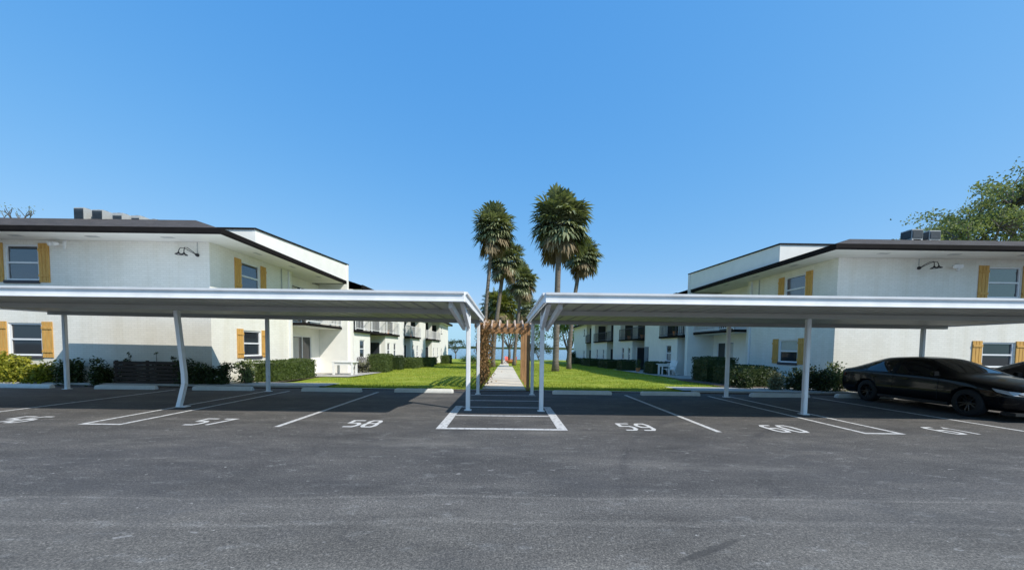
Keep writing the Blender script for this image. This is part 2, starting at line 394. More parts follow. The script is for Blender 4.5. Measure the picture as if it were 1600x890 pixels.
# walk
def strip(name, mat, x0, x1, y0, y1, dz, step=1.0):
    m = MB(); k = max(1, int((y1-y0)/step)); 
    for i in range(k+1):
        y = y0+(y1-y0)*i/k; m.v += [(x0, y, gz(y)+dz), (x1, y, gz(y)+dz)]
    for i in range(k): m.f.append((2*i, 2*i+1, 2*i+3, 2*i+2))
    m2 = MB(); m2.v = m.v; m2.f = m.f; return m2
struct(strip('walk', M['conc'], -.82, .70, 12.96, 40, .03).build('garden_path', M['conc']))
struct(strip('walk', M['conc'], -.75, .35, 40.02, 80, .03).build('garden_path', M['conc']))
for x0, x1, y1 in ((-30, -10.75, 13.38),):
    struct(strip('bed', M['mulch'], x0, x1, 13.32, y1 if y1 > 13.4 else 13.4, .03).build('planting_bed', M['mulch']))
struct(strip('bed', M['mulch'], -32, -10.66, 13.1, 13.38, .034).build('planting_bed', M['mulch']))
struct(strip('bed', M['mulch'], -10.6, -9.05, 14.6, 18.3, .036).build('planting_bed', M['mulch']))
struct(strip('bed', M['mulch'], 12.8, 32, 13.12, 14.38, .034).build('planting_bed', M['mulch']))
struct(strip('bed', M['mulch'], 9.0, 12.74, 14.9, 20.5, .036).build('planting_bed', M['mulch']))
struct(strip('pad', M['patiof'], -11.3, -7.9, 18.6, 24.2, .04).build('patio_paving', M['patiof']))
struct(strip('pad', M['patiof'], 9.8, 13.3, 20.6, 34, .04).build('patio_paving', M['patiof']))
def kerb(x0, x1, y0, y1, h=.1):
    m = MB(); m.box(x0, x1, y0, y1, -.03, h); return struct(m.build('kerb', M['kerb'], bevel=.015))
kerb(-32, -6.6, 12.955, 13.095); kerb(6.6, 32, 12.955, 13.11)
struct(strip('w', M['kerb'], -10.6, -6.4, 13.1, 14.3, .05).build('side_path', M['kerb']))
struct(strip('w', M['kerb'], 6.3, 12.7, 13.13, 14.6, .05).build('side_path', M['kerb']))

# grass blades
b = MB(); rng = random.Random(3)
def blade(x, y, h, wd):
    z = gz(y); a = rng.uniform(0, 6.283); dx, dy = math.cos(a)*wd, math.sin(a)*wd; lx, ly = rng.uniform(-.5, .5)*h, rng.uniform(-.5, .5)*h
    n = len(b.v); b.v += [(x-dx, y-dy, z), (x+dx, y+dy, z), (x+lx, y+ly, z+h)]; b.f.append((n, n+1, n+2))
for i in range(90000):
    y = 13.0 + 40*rng.random()**2.2; x = rng.uniform(-9.6, 11.5)
    if -.9 < x < .78: 
        if rng.random() > .03: continue
        x = rng.choice((-.84, .72)) + rng.uniform(-.05, .05)
    if (x < -6.4 and y < 14.4) or (x > 6.3 and y < 14.7) or (x < -9.05 and y < 18.3) or (x > 9 and y < 20.5) or (x < -7.9 and y < 24.2) or (x > 9.8 and y < 34): continue
    s_ = 1+(y-13)*.05
    blade(x, y, rng.uniform(.03, .075)*(1+.1*(y-13)**.5), .006*s_)
g = b.build('grass', M['blade']); g['kind'] = 'stuff'; g['label'] = 'short mown green grass of the courtyard lawn'

# ------------------------------------------------------------------ painted markings
def mark(rects, label, group='painted parking bay lines'):
    m = MB()
    for x0, x1, y0, y1 in rects: m.poly([(x0, y0, .004), (x1, y0, .004), (x1, y1, .004), (x0, y1, .004)])
    return tag(m.build('parking_line', M['line']), label, 'parking line', group)
YL, YB = 6.78, 12.2
mark([(-4.27, -4.17, YL, YB)], 'single white bay line left of the hatched walkway box')
mark([(3.92, 4.02, YL, YB)], 'single white bay line right of the hatched walkway box')
mark([(10.15, 10.25, YL, YB)], 'single white bay line running under the black car')
mark([(-10.95, -10.85, YL+.1, YB)], 'single white bay line at the left photo edge')
mark([(-7.9, -7.81, YL+.09, YB), (-7.2, -7.11, YL+.09, YB), (-7.9, -7.11, YL, YL+.09)], 'double white bay line closed by a short bar, around the bent post')
mark([(6.68, 6.77, YL+.09, YB), (7.35, 7.44, YL+.09, YB), (6.68, 7.44, YL, YL+.09)], 'double white bay line closed by a short bar, left of the black car')
bx = [(-1.28, -1.1, YL+.1, 9.5), (.98, 1.16, YL+.1, 9.5), (-1.28, 1.16, YL-.02, YL+.1)]
for y in (8.12, 9.3, 10.5, 11.7): bx.append((-1.1+.004, .976, y, y+.1))
mark(bx, 'white hatched walkway box in front of the pergola', None)
def number(txt, x, y, where):
    W_, H_, G_, T_ = .22, .58, .12, .078
    c6 = [(1, 1), (.25, 1), (0, .82), (0, .2), (.22, 0), (.78, 0), (1, .18), (1, .38), (.78, .55), ('h', .55)]
    paths = {'5': [[(1, 1), (0, 1), (0, .58), (.75, .58), (1, .42), (1, .18), (.75, 0), (0, 0)]], '6': [c6], '7': [[(0, 1), (1, 1), (.35, 0)]],
             '8': [[(.2, 0), (0, .15), (0, .42), (.14, .54), (.04, .66), (.04, .86), (.22, 1), (.78, 1), (.96, .86), (.96, .66), (.86, .54), (1, .42), (1, .15), (.8, 0), 'c'], [(.34, .54), (.66, .54)]],
             '9': [[(1-p[0] if p[0] != 'h' else 'g', 1-p[1]) for p in c6]], '0': [[(.2, 0), (0, .2), (0, .8), (.2, 1), (.8, 1), (1, .8), (1, .2), (.8, 0), 'c']],
             '1': [[(.25, .8), (.55, 1), (.55, 0)]]}
    m = MB(); x_ = -(len(txt)*W_+(len(txt)-1)*G_)/2
    for ch in txt:
        for path in paths[ch]:
            cl = path[-1] == 'c'; path = path[:-1] if cl else path; P_ = []
            for p in path:
                u = T_/2/W_+.01 if p[0] == 'h' else 1-T_/2/W_-.01 if p[0] == 'g' else p[0]; P_.append(Vector((x_+u*W_, p[1]*H_-H_/2, 0)))
            n = len(P_); k0 = len(m.v)
            for i, p in enumerate(P_):
                d0 = (p-P_[i-1]).normalized() if (i or cl) else (P_[1]-p).normalized()
                d1 = (P_[(i+1) % n]-p).normalized() if (i < n-1 or cl) else d0
                t_ = (d0+d1).normalized(); nn = Vector((-t_.y, t_.x, 0)); k = T_/2/max(.55, nn.dot(Vector((-d0.y, d0.x, 0))))
                m.v += [tuple(p+nn*k), tuple(p-nn*k)]
            for i in range(n if cl else n-1):
                j = (i+1) % n; m.f.append((k0+2*i, k0+2*i+1, k0+2*j+1, k0+2*j))
        x_ += W_+G_
    o = m.build('bay_number', M['number'], fix=True); o.location = (x, y, .005)
    tag(o, 'white painted bay number %s, %s' % (txt, where), 'bay number', 'numbers painted in the parking bays')
for tx, x, wh in (('56', -9.42, 'cut by the left photo edge'), ('57', -5.73, 'right of the bent post'), ('58', -2.76, 'just left of the hatched walkway box'), ('59', 2.55, 'just right of the hatched walkway box'),
                  ('60', 5.42, 'left of the right front carport post'), ('61', 8.72, 'in front of the black car')): number(tx, x, 7.15, wh)

# ------------------------------------------------------------------ wheel stops
def stop_mesh():
    m = MB(); L = .98
    prof = [(-.09, 0), (-.085, .06), (-.055, .125), (.055, .125), (.085, .06), (.09, 0)]
    vs = []
    for sx, k in ((-L, 1), (-L+.06, 1), (L-.06, 1), (L, 1)):
        for y, z in prof: vs.append((sx, y*(.9 if abs(sx) == L else 1), z*(.82 if abs(sx) == L else 1)))
    n = 6; fs = [tuple(reversed(range(6))), tuple(range(18, 24))]
    for i in range(3):
        for j in range(5): fs.append((i*n+j, i*n+j+1, (i+1)*n+j+1, (i+1)*n+j))
    m.add(vs, fs); return m
st0 = None
for x, lab in ((-16.0, 'leftmost wheel stop, by the croton bushes'), (-12.55, 'wheel stop in front of the dark board screen'), (-9.35, 'wheel stop just behind the bent carport post'),
               (-5.75, 'wheel stop right of the bent post, before the left hedge'), (-2.72, 'wheel stop just left of the walkway posts, half sunlit'), (2.55, 'wheel stop just right of the walkway posts'),
               (5.5, 'wheel stop left of the rear post of the right carport'), (9.1, 'wheel stop between the two posts left of the black car'), (12.0, 'wheel stop behind the black car')):
    if st0 is None: o = st0 = stop_mesh().build('wheel_stop', M['stop'], fix=True, bevel=.012)
    else: o = st0.copy(); C.objects.link(o)
    o.location = (x, 12.25+random.uniform(-.06, .06), 0); o.rotation_euler.z = random.uniform(-.02, .02)
    tag(o, 'concrete ' + lab, 'wheel stop', 'concrete wheel stops')

# ------------------------------------------------------------------ carports
def carport(s, xe, xf, posts, label, tilt=0):
    """xe: end by the walk, xf: far end; posts: x of the post rows"""
    t = thing('carport', label, 'carport', (0, 0, 0), 0, 'white metal carports')
    Y0, Y1 = 7.06, 12.64; x0, x1 = min(xe, xf), max(xe, xf)
    L = x1-x0
    def zt(x, y): return tilt*abs(x-xe)/L*(y-Y0)/(Y1-Y0)
    # ribbed deck: pans running front to back
    m = MB(); k = int(L/.36); w_ = (L-.1)/k
    sec = []
    for i in range(k):
        a = x0+.05+i*w_; sec += [(a, 2.40), (a+.02, 2.455), (a+.06, 2.455), (a+.08, 2.40)]
    sec.append((x1-.05, 2.40))
    for y in (Y0+.03, Y1-.03):
        for x, z in sec: m.v.append((x, y, z+zt(x, y)))
    n = len(sec)
    for i in range(n-1): m.f.append((i, n+i, n+i+1, i+1))
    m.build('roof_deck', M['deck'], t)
    m = MB(); 
    vs = [(x, y, z+zt(x, y)) for z in (2.47, 2.50) for x, y in ((x0+.05, Y0+.03), (x1-.05, Y0+.03), (x1-.05, Y1-.03), (x0+.05, Y1-.03))]
    m.add(vs, [(0,3,2,1),(4,5,6,7),(0,1,5,4),(1,2,6,5),(2,3,7,6),(3,0,4,7)]); m.build('roof_panel', M['metal'], t)
    # fascia: front, back, ends, a two-step profile
    def fas(p, q, name='fascia'):
        m = MB(); p, q = Vector(p), Vector(q); d = (q-p).normalized(); o = Vector((d.y, -d.x, 0)).normalized()
        pr = [(0, -.19), (.035, -.19), (.035, -.165), (.02, -.16), (.02, -.055), (.055, -.04), (.06, .0), (.0, .0)]
        for e in (p, q):
            for a, z in pr: m.v.append(tuple(e+o*a+Vector((0, 0, z))))
        n = len(pr)
        for i in range(n): m.f.append((i, (i+1) % n, n+(i+1) % n, n+i))
        m.f.append(tuple(reversed(range(n)))); m.f.append(tuple(range(n, 2*n)))
        m.build(name, M['metal'], t, fix=True)
    Z = 2.56
    c = [(x0, Y0), (x1, Y0), (x1, Y1), (x0, Y1)]
    for i in range(4):
        (ax, ay), (bx_, by) = c[i], c[(i+1) % 4]
        fas((ax, ay, Z+zt(ax, ay)), (bx_, by, Z+zt(bx_, by)))
    for y in (8.85, 12.0):
        m = MB(); a, b_ = x0+.07, x1-.07
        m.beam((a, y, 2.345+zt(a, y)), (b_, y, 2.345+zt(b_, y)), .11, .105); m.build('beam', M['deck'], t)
    for i, px in enumerate(posts):
        for y in (8.85, 12.0):
            m = MB()
            if s < 0 and i == 1 and y < 10:
                pts = [(px-.13, y, 0), (px-.10, y, .1), (px+.04, y-.02, .56), (px+.02, y, .8), (px-.12, y, 2.3)]
                for a, b_ in zip(pts, pts[1:]): m.beam(Vector(a)-Vector((0,0,.01)), b_, .09, .09, (0, 1, 0))
                m.build('post', M['metal'], t)['label'] = 'bent post kinked near its foot'
            else:
                m.box(px-.05, px+.05, y-.05, y+.05, 0.0, 2.292+zt(px, y)); m.build('post', M['metal'], t, bevel=.012)
            m = MB(); m.box(px-.085, px+.085, y-.085, y+.085, 0.004, .016); m.build('foot_plate', M['metal'], t)
        if y > 10:
            y = 8.85
        # bracket from the post to the front edge
        if i == 0:
            m = MB(); m.beam((px+s*.20, 7.28, 2.34), (px+s*.10, 8.84, 1.98), .07, .13); m.build('brace', M['metal'], t, fix=True)
            m = MB(); m.prism([(px-.04, 8.78, 1.96), (px-.04, 8.78, 2.16), (px-.04, 7.75, 2.395), (px-.04, 7.45, 2.395)], (.08, 0, 0)); m.build('brace', M['metal'], t, fix=True)
    return t
carport(-1, -.80, -14.8, [-.90, -7.72, -14.25], 'white carport roof over bays 56 to 58, with one bent front post', .12)
carport(1, .74, 14.3, [.86, 7.2, 13.5], 'white carport roof over bays 59 to 61 and the black car')

# ------------------------------------------------------------------ buildings
class Face:
    """a wall plane: u runs along it, o outwards. kind 'f' faces -y, 'c' faces the courtyard (sign s)"""
    def __init__(s, kind, c, sgn=1): s.k, s.c, s.g = kind, c, sgn
    def P(s, u, z, o=0.0):
        return (u, s.c-o, z) if s.k == 'f' else (s.c-s.g*o, u, z)
    def box(s, m, u0, u1, z0, z1, o0, o1):
        a = s.P(u0, z0, o0); b = s.P(u1, z1, o1); m.box(a[0], b[0], a[1], b[1], z0, z1)
def wall(face, u0, u1, z0, z1, holes, parent, mat, name='wall', depth=.11):
    m = MB(); us = sorted({u0, u1} | {h[0] for h in holes} | {h[1] for h in holes}); zs = sorted({z0, z1} | {h[2] for h in holes} | {h[3] for h in holes})
    def inh(u, z): return any(h[0] < u < h[1] and h[2] < z < h[3] for h in holes)
    for a, b_ in zip(us, us[1:]):
        for c, d in zip(zs, zs[1:]):
            if not inh((a+b_)/2, (c+d)/2): m.poly([face.P(a, c), face.P(b_, c), face.P(b_, d), face.P(a, d)])
    for a, b_, c, d in holes:
        q = [(a, c), (b_, c), (b_, d), (a, d)]
        for i in range(4):
            (p0, p1), (q0, q1) = q[i], q[(i+1) % 4]
            m.poly([face.P(p0, p1), face.P(q0, q1), face.P(q0, q1, -depth), face.P(p0, p1, -depth)])
    bm = None
    return m.build(name, mat, parent)
def window(face, u0, u1, z0, z1, t, blind=0, mid=True, sill=True, frame='frame'):
    m = MB(); w_ = .055
    for a in ((u0, u1, z0, z0+w_), (u0, u1, z1-w_, z1), (u0, u0+w_, z0+w_, z1-w_), (u1-w_, u1, z0+w_, z1-w_)):
        face.box(m, *a, -.10, -.03)
    zm = (z0+z1)/2
    if mid: face.box(m, u0+w_, u1-w_, zm-.03, zm+.03, -.085, -.035)
    W = m.build('window', M[frame], t)
    for a, b_ in (((z0+w_, zm-.03), (zm+.03, z1-w_)) if mid else ((z0+w_, z1-w_),)):
        p = MB(); p.poly([face.P(u0+w_, a, -.07), face.P(u1-w_, a, -.07), face.P(u1-w_, b_, -.07), face.P(u0+w_, b_, -.07)])
        p.build('pane', M['glassup' if z0 > 3 else 'glass'], W)
    if blind:
        p = MB(); za = z1-w_-(z1-z0)*blind
        n = max(3, int((z1-w_-za)/.05))
        for i in range(n): 
            zz = za+(z1-w_-za)*i/n; face.box(p, u0+w_+.01, u1-w_-.01, zz+.004, zz+.044, -.066, -.06)
        p.build('blind', M['blind'], W)
    if sill:
        p = MB(); face.box(p, u0-.04, u1+.04, z0-.11, z0-.003, -.02, .045); p.build('sill', M['sill'], W, bevel=.008)
    return W
def shutter(face, u0, u1, z0, z1, t):
    m = MB(); n = 3; w_ = (u1-u0)/n
    for i in range(n): face.box(m, u0+i*w_+.006, u0+(i+1)*w_-.006, z0, z1, .004, .03)
    for z in (z0+(z1-z0)*.14, z1-(z1-z0)*.14-.09): face.box(m, u0+.006, u1-.006, z, z+.09, .032, .052)
    return m.build('shutter', M['shutter'], t, bevel=.004)
def railing(face, u0, u1, z, o, t, mat, gap=.14):
    m = MB(); face.box(m, u0, u1, z+.95, z+1.0, o-.04, o); face.box(m, u0, u1, z+.08, z+.12, o-.035, o-.005)
    n = int((u1-u0)/gap)
    for i in range(n+1):
        u = u0+.01+(u1-u0-.04)*i/max(1, n); face.box(m, u, u+.022, z+.12, z+.95, o-.03, o-.008)
    for u in (u0, u1-.05): face.box(m, u, u+.05, z, z+1.02, o-.05, o+.004)
    return m.build('railing', M[mat], t)
def hip(m, x0, x1, y0, y1, z, slope):
    h = (y1-y0)/2; yc = (y0+y1)/2; zr = z+h*slope
    A, B, Cc, D = (x0, y0, z), (x1, y0, z), (x1, y1, z), (x0, y1, z); E, F = (x0+h, yc, zr), (x1-h, yc, zr)
    m.poly([A, B, F, E]); m.poly([B, Cc, F]); m.poly([Cc, D, E, F]); m.poly([D, A, E])

def building(s, P, label):
    """s = -1 left, +1 right. courtyard faces look towards x = 0, so outward = -s in x"""
    t = thing('apartment_building', label, 'building', (0, 0, 0), 0, 'white apartment buildings facing each other')
    W, D0, DR, DF, FX = P['W'], P['D0'], P['DR'], P['DF'], P['FX']
    X = lambda v: s*v
    ff = Face('f', D0); fc = Face('c', X(W), s)
    far = 33
    ua, ub = sorted((X(W), X(far)))
    holes = [tuple(h) for h in P['fwin']]
    wall(ff, ua, ub, -.2, 5.14, [(h[0], h[1], h[2], h[3]) for h in holes], t, M['wall'])
    for i, h in enumerate(holes):
        window(ff, *h, t, blind=0)
        for a in ((h[0]-.42, h[0]-.03), (h[1]+.03, h[1]+.42)): shutter(ff, a[0], a[1], h[2]-.07, h[3]+.05, t)
    wall(fc, D0, DR, -.2, 5.14, P['cwin'], t, M['wall'])
    for i, h in enumerate(P['cwin']):
        window(fc, *h, t, blind=.5 if (s > 0 and i == 0) else 0)
        for a in ((h[0]-.40, h[0]-.03), (h[1]+.03, h[1]+.40)): shutter(fc, a[0], a[1], h[2]-.07, h[3]+.05, t)
    # recessed bay with sliding door and balcony
    RX = W+P['rd']; fr = Face('c', X(RX), s)
    wall(Face('f', DR), *sorted((X(W), X(RX))), -.2, 5.14, [], t, M['stucco']) if False else None
    m = MB(); a = sorted((X(W), X(RX))); m.poly([(a[0], DR, -.2), (a[1], DR, -.2), (a[1], DR, 5.14), (a[0], DR, 5.14)]); m.build('wall', M['stucco'], t)
    d0, d1 = P['door']
    wall(fr, DR, DF, -.25, 5.14, [(d0, d1, -.05, 2.05), (d0-.1, d1, 2.8, 4.75)], t, M['stucco'])
    for (z0, z1) in ((-.05, 2.05), (2.8, 4.75)):
        m = MB(); dd0 = d0 if z0 < 1 else d0-.1
        for a in ((dd0, d1, z1-.06, z1), (dd0, dd0+.06, z0, z1-.06), (d1-.06, d1, z0, z1-.06), ((dd0+d1)/2-.03, (dd0+d1)/2+.03, z0, z1-.06)): fr.box(m, *a, -.09, -.02)
        Dd = m.build('sliding_door', M['frame' if s < 0 else 'frame'], t)
        p = MB(); p.poly([fr.P(dd0+.06, z0, -.06), fr.P(d1-.06, z0, -.06), fr.P(d1-.06, z1-.06, -.06), fr.P(dd0+.06, z1-.06, -.06)]); p.build('pane', M['glass'], Dd)
        p = MB(); n = 9; uu0, uu1 = dd0+.07, dd0+(d1-dd0)*.33
        for i in range(n): 
            ua_ = uu0+(uu1-uu0)*i/n; fr.box(p, ua_, ua_+(uu1-uu0)/n*.8, z0+.05, z1-.1, -.055, -.04)
        p.build('curtain', M['curtain'], Dd)
    # balcony slab
    BX = P['BX']
    m = MB(); m.box(X(BX), X(RX)-s*.002, DR-.0+.003, DF-.003, 2.52, 2.66); B = m.build('balcony', M['fascia'], t)
    m = MB(); m.box(X(BX)+s*.03, X(RX)-s*.02, DR+.02, DF-.02, 2.50, 2.519); m.build('ceiling', M['soffit'], B)
    fb = Face('c', X(BX), s); railing(fb, DR+.05, DF-.05, 2.66, 0, B, 'rail', .2)
    # fin wall, full height into the parapet
    m = MB(); m.box(X(FX), X(RX+2), DF, DF+.22, -.4, P['pz1']-.02); m.build('fin_wall', M['stucco'], t)
    # parapet box above the roof
    m = MB(); px = X(FX+.04); y0, y1 = P['py0'], DF-.002; za, zb = P['pz0'], P['pz1']; qx = X(FX+3.2)
    vs = [(px, y0, 5.39), (px, y1, 5.39), (px, y1, zb), (px, y0, za), (qx, y0, 5.39), (qx, y1, 5.39), (qx, y1, zb), (qx, y0, za)]
    m.add(vs, [(0,1,2,3),(7,6,5,4),(4,0,3,7),(1,5,6,2),(3,2,6,7),(0,4,5,1)]); 
    pb = m.build('parapet', M['stucco'], t, fix=True)
    m = MB(); m.beam((px-s*.0, y0-.04, za+.025), (px, y1+.26, zb+.025), .09, .06); m.beam((px+s*.047, y0, za+.025), (qx, y0, za+.025), .09, .06); m.build('coping', M['fascia'], pb)
    # roof, soffit, fascia, gutter
    EX, E0, E1 = P['EX'], P['E0'], P['E1']; zf = 5.30; xa, xb = sorted((X(EX), X(far+1.2)))
    m = MB(); hip(m, xa, xb, E0, E1, zf, .385 if s < 0 else .34); rf = m.build('roof', M['shingle'], t)
    m = MB(); m.poly([(xa+.02, E0+.02, 5.145), (xb-.02, E0+.02, 5.145), (xb-.02, E1-.02, 5.145), (xa+.02, E1-.02, 5.145)]); so_ = m.build('soffit', M['soffit'], t)
    m = MB()
    for i in range(8):
        vx = X(EX+2.2+i*2.6); m.box(vx-.2, vx+.2, E0+.45, E0+.6, 5.136, 5.142)
    for i in range(3):
        vy = E0+2.6+i*2.4; m.box(X(EX+.45), X(EX+.6), vy-.2, vy+.2, 5.136, 5.142)
    m.build('vent', M['acgrey'], so_)
    m = MB()
    for (ax, ay), (bx_, by) in (((xa, E0), (xb, E0)), ((xb, E0), (xb, E1)), ((xb, E1), (xa, E1)), ((xa, E1), (xa, E0))):
        dx = 1 if bx_ > ax else -1 if bx_ < ax else 0; dy = 1 if by > ay else -1 if by < ay else 0
        ox, oy = dy, -dx
        m.prism([(ax-dx*0, ay, 5.12), (ax+ox*.03, ay+oy*.03, 5.12), (ax+ox*.06, ay+oy*.06, 5.17), (ax+ox*.07, ay+oy*.07, zf+.012), (ax, ay, zf+.012)], (bx_-ax, by-ay, 0))
    # corner blocks
    for cx, cy, ox, oy in ((xa, E0, -1, -1), (xb, E0, 1, -1), (xb, E1, 1, 1), (xa, E1, -1, 1)): m.box(cx+ox*.002, cx+ox*.068, cy+oy*.002, cy+oy*.068, 5.13, zf+.010)
    m.build('fascia', M['fascia'], t, fix=True)
    # white board under the dark fascia
    # back wall of the near wing and side returns
    m = MB(); m.poly([(X(RX), DF+.22, -.6), (X(far), DF+.22, -.6), (X(far), DF+.22, 5.3), (X(RX), DF+.22, 5.3)]); m.poly([(X(far), D0, -.3), (X(far), DF+.22, -.3), (X(far), DF+.22, 5.14), (X(far), D0, 5.14)]); m.build('wall', M['stucco'], t)
    # downspouts
    m = MB()
    for u in (DR-.35,): fc.box(m, u, u+.07, .1, 5.1, .004, .07)
    m.build('downspout', M['frame'], t)
    m = MB(); fc.box(m, DR-.9, DR-.86, 3.0, 5.1, .004, .04); m.build('conduit', M['acgrey'], t)
    # ------------ far wing
    F = P['F']; RF = F+P['fr']; zs = P['slab']; ztop = 4.98
    fw = Face('c', X(F), s); fi = Face('c', X(RF), s)
    dk = 'rail' if s < 0 else 'railshade'  # right rails: balcony shade and clutter are put into their dark colour
    for kind, a, b_ in P['segs']:
        zb = gz(a)-.35; z0 = gz((a+b_)/2)
        L = b_-a
        def returns(za, zb_, lo=True, hi=True):
            m = MB(); xx = sorted((X(F), X(RF)))
            for on, yy in ((lo, a+.001), (hi, b_-.001)):
                if on: m.poly([(xx[0], yy, za), (xx[1], yy, za), (xx[1], yy, zb_), (xx[0], yy, zb_)])
            if m.f: m.build('wall', M['stucco'], t)
        if kind == 'W':
            hs = []
            if L > 4: hs = [(a+1.2, a+2.0, z0+.9, z0+2.1), (a+1.2, a+2.0, zs+1.1, zs+2.1), (b_-2.1, b_-1.3, z0+.9, z0+2.1)]
            wall(fw, a, b_, zb, ztop, hs, t, M['stucco'])
            for h in hs: window(fw, *h, t)
            if s > 0 and a < 29:
                m = MB(); fw.box(m, b_-.95, b_-.1, z0+.02, z0+2.05, .003, .05); dr = m.build('door', M['doorb'], t, bevel=.01); m = MB(); fw.box(m, b_-.85, b_-.8, z0+1.0, z0+1.1, .052, .09); m.build('handle', M['black'], dr)
        if kind in 'B':
            n = 1 if L < 3.2 else 2; hs = []
            for i in range(n):
                c = a+L*(i+.5)/n; ww = .42 if n == 1 else .33; hs.append((c-ww, c+ww, z0+.95, z0+2.1))
            wall(fw, a, b_, zb, zs, hs, t, M['stucco'])
            for h in hs: window(fw, *h, t)
        if kind == 'R':
            hs = [(a+L*.12, a+L*.88, z0+.05, z0+2.1)]
            wall(fi, a, b_, zb, zs, hs, t, M['stucco']); returns(zb, zs)
            h = hs[0]; m = MB()
            for q in ((h[0], h[1], h[3]-.06, h[3]), (h[0], h[0]+.06, h[2], h[3]-.06), (h[1]-.06, h[1], h[2], h[3]-.06), ((h[0]+h[1])/2-.03, (h[0]+h[1])/2+.03, h[2], h[3]-.06)): fi.box(m, *q, -.09, -.02)
            Dd = m.build('sliding_door', M['frame'], t); p = MB(); p.poly([fi.P(h[0]+.05, h[2], -.06), fi.P(h[1]-.05, h[2], -.06), fi.P(h[1]-.05, h[3]-.05, -.06), fi.P(h[0]+.05, h[3]-.05, -.06)]); p.build('pane', M['glass'], Dd)
        def side_door(z, tall):
            m = MB(); xa_, xb_ = sorted((X(F+.45), X(F+1.4))); m.box(xa_, xb_, b_-.05, b_-.004, z+.02, z+tall); d_ = m.build('door', M['door'], t)
            m = MB(); m.box(xa_-.06, xa_-.002, b_-.06, b_-.003, z, z+tall+.06); m.box(xb_+.002, xb_+.06, b_-.06, b_-.003, z, z+tall+.06); m.box(xa_-.001, xb_+.001, b_-.06, b_-.003, z+tall+.002, z+tall+.06); m.build('door_frame', M['frame'], d_)
        if kind == 'R' and L > 1.5: side_door(z0, 2.05)
        if kind in 'BR' and L > 1.5: side_door(zs+.08, 2.05)
        if kind in 'BR':
            hs = [(a+L*.15, a+L*.5, zs+.15, zs+2.1), (a+L*.6, a+L*.88, zs+.95, zs+2.05)]
            wall(fi, a, b_, zs, ztop, hs, t, M['stucco']); returns(zs, ztop)
            for i, h in enumerate(hs): window(fi, *h, t, mid=i == 1, sill=False)
            m = MB(); m.box(X(F-.18), X(RF)-s*.003, a+.002, b_-.002, zs-.07, zs+.08); B = m.build('balcony', M['fascia'], t)
            railing(Face('c', X(F-.14), s), a+.02, b_-.02, zs+.08, 0, B, dk, .24)
    a0, aN = P['segs'][0][1], P['segs'][-1][2]
    m = MB()
    m.poly([(X(F+.002), a0-.003, -1), (X(F+4), a0-.003, -1), (X(F+4), a0-.003, ztop), (X(F+.002), a0-.003, ztop)])
    for y in (aN,): m.poly([(X(F), y, -1.5), (X(F+12), y, -1.5), (X(F+12), y, ztop), (X(F), y, ztop)])
    m.poly([(X(F+12), a0, -1.5), (X(F+12), aN, -1.5), (X(F+12), aN, ztop), (X(F+12), a0, ztop)]); m.build('wall', M['stucco'], t)
    ex = F-P['fe']; y0, y1 = DF+.24, aN+1.0; x_in, x_out = X(ex), X(F+13); cx = (x_in+x_out)/2; h = abs(x_out-x_in)/2; zr = ztop+.25+h*.33
    m = MB(); e0 = ztop+.25
    m.poly([(x_in, y0, e0), (x_in, y1, e0), (cx, y1-h, zr), (cx, y0, zr)]); m.poly([(x_out, y1, e0), (x_out, y0, e0), (cx, y0, zr), (cx, y1-h, zr)]); m.poly([(x_in, y1, e0), (x_out, y1, e0), (cx, y1-h, zr)])
    m.build('roof', M['shingle'], t, fix=True)
    m = MB(); m.poly([(x_in, y0, ztop+.003), (x_in, y1, ztop+.003), (x_out, y1, ztop+.003), (x_out, y0, ztop+.003)]); m.build('soffit', M['soffit'], t)
    m = MB(); m.box(x_in, x_in-s*.08, y0, y1, ztop-.02, e0+.02); m.box(x_in-s*.002, x_out, y1+.002, y1+.08, ztop-.02, e0+.02); m.build('fascia', M['fascia'], t)
    return t

L_ = dict(W=10.64, D0=13.4, DR=18.5, DF=22.5, FX=9.62, rd=.7, door=(19.75, 21.6), BX=9.95, EX=9.42, E0=12.35, E1=21.75, py0=14.4, pz0=5.92, pz1=6.42,
  fwin=[(-17.95, -16.75, 1.03, 2.2), (-17.95, -16.75, 3.72, 4.98), (-27.5, -26.3, 1.03, 2.2), (-27.5, -26.3, 3.72, 4.98)], cwin=[(15.05, 16.1, 1.05, 2.1), (15.0, 16.1, 3.72, 4.86)],
  F=9.35, fr=1.9, slab=2.45, fe=.5,
  segs=[('B', 22.73, 25.5), ('R', 25.5, 28.7), ('B', 28.7, 32), ('W', 32, 34), ('R', 34, 36.3), ('B', 36.3, 40), ('W', 40, 43), ('R', 43, 46.7), ('B', 46.7, 52), ('W', 52, 59.7)])
R_ = dict(W=12.76, D0=14.4, DR=19.7, DF=24.0, FX=11.75, rd=.7, door=(21.9, 23.6), BX=12.1, EX=11.6, E0=13.2, E1=23.3, py0=16.2, pz0=6.12, pz1=6.42,
  fwin=[(18.55, 19.8, 1.0, 1.97), (18.6, 19.85, 3.68, 4.86), (27.5, 28.7, 1.0, 2.1), (27.5, 28.7, 3.68, 4.86)], cwin=[(16.2, 17.3, 1.03, 2.05), (15.95, 17.1, 3.70, 4.87)],
  F=11.7, fr=1.9, slab=2.45, fe=.6,
  segs=[('R', 24.23, 25.3), ('B', 25.3, 28), ('W', 28, 31.3), ('R', 31.3, 34.3), ('B', 34.3, 38), ('W', 38, 40.5), ('R', 40.5, 43), ('B', 43, 49), ('W', 49, 51), ('R', 51, 54), ('W', 54, 64)])
building(-1, L_, 'white two storey apartment building on the left with sunlit courtyard side')
building(1, R_, 'white two storey apartment building on the right, behind the black car')

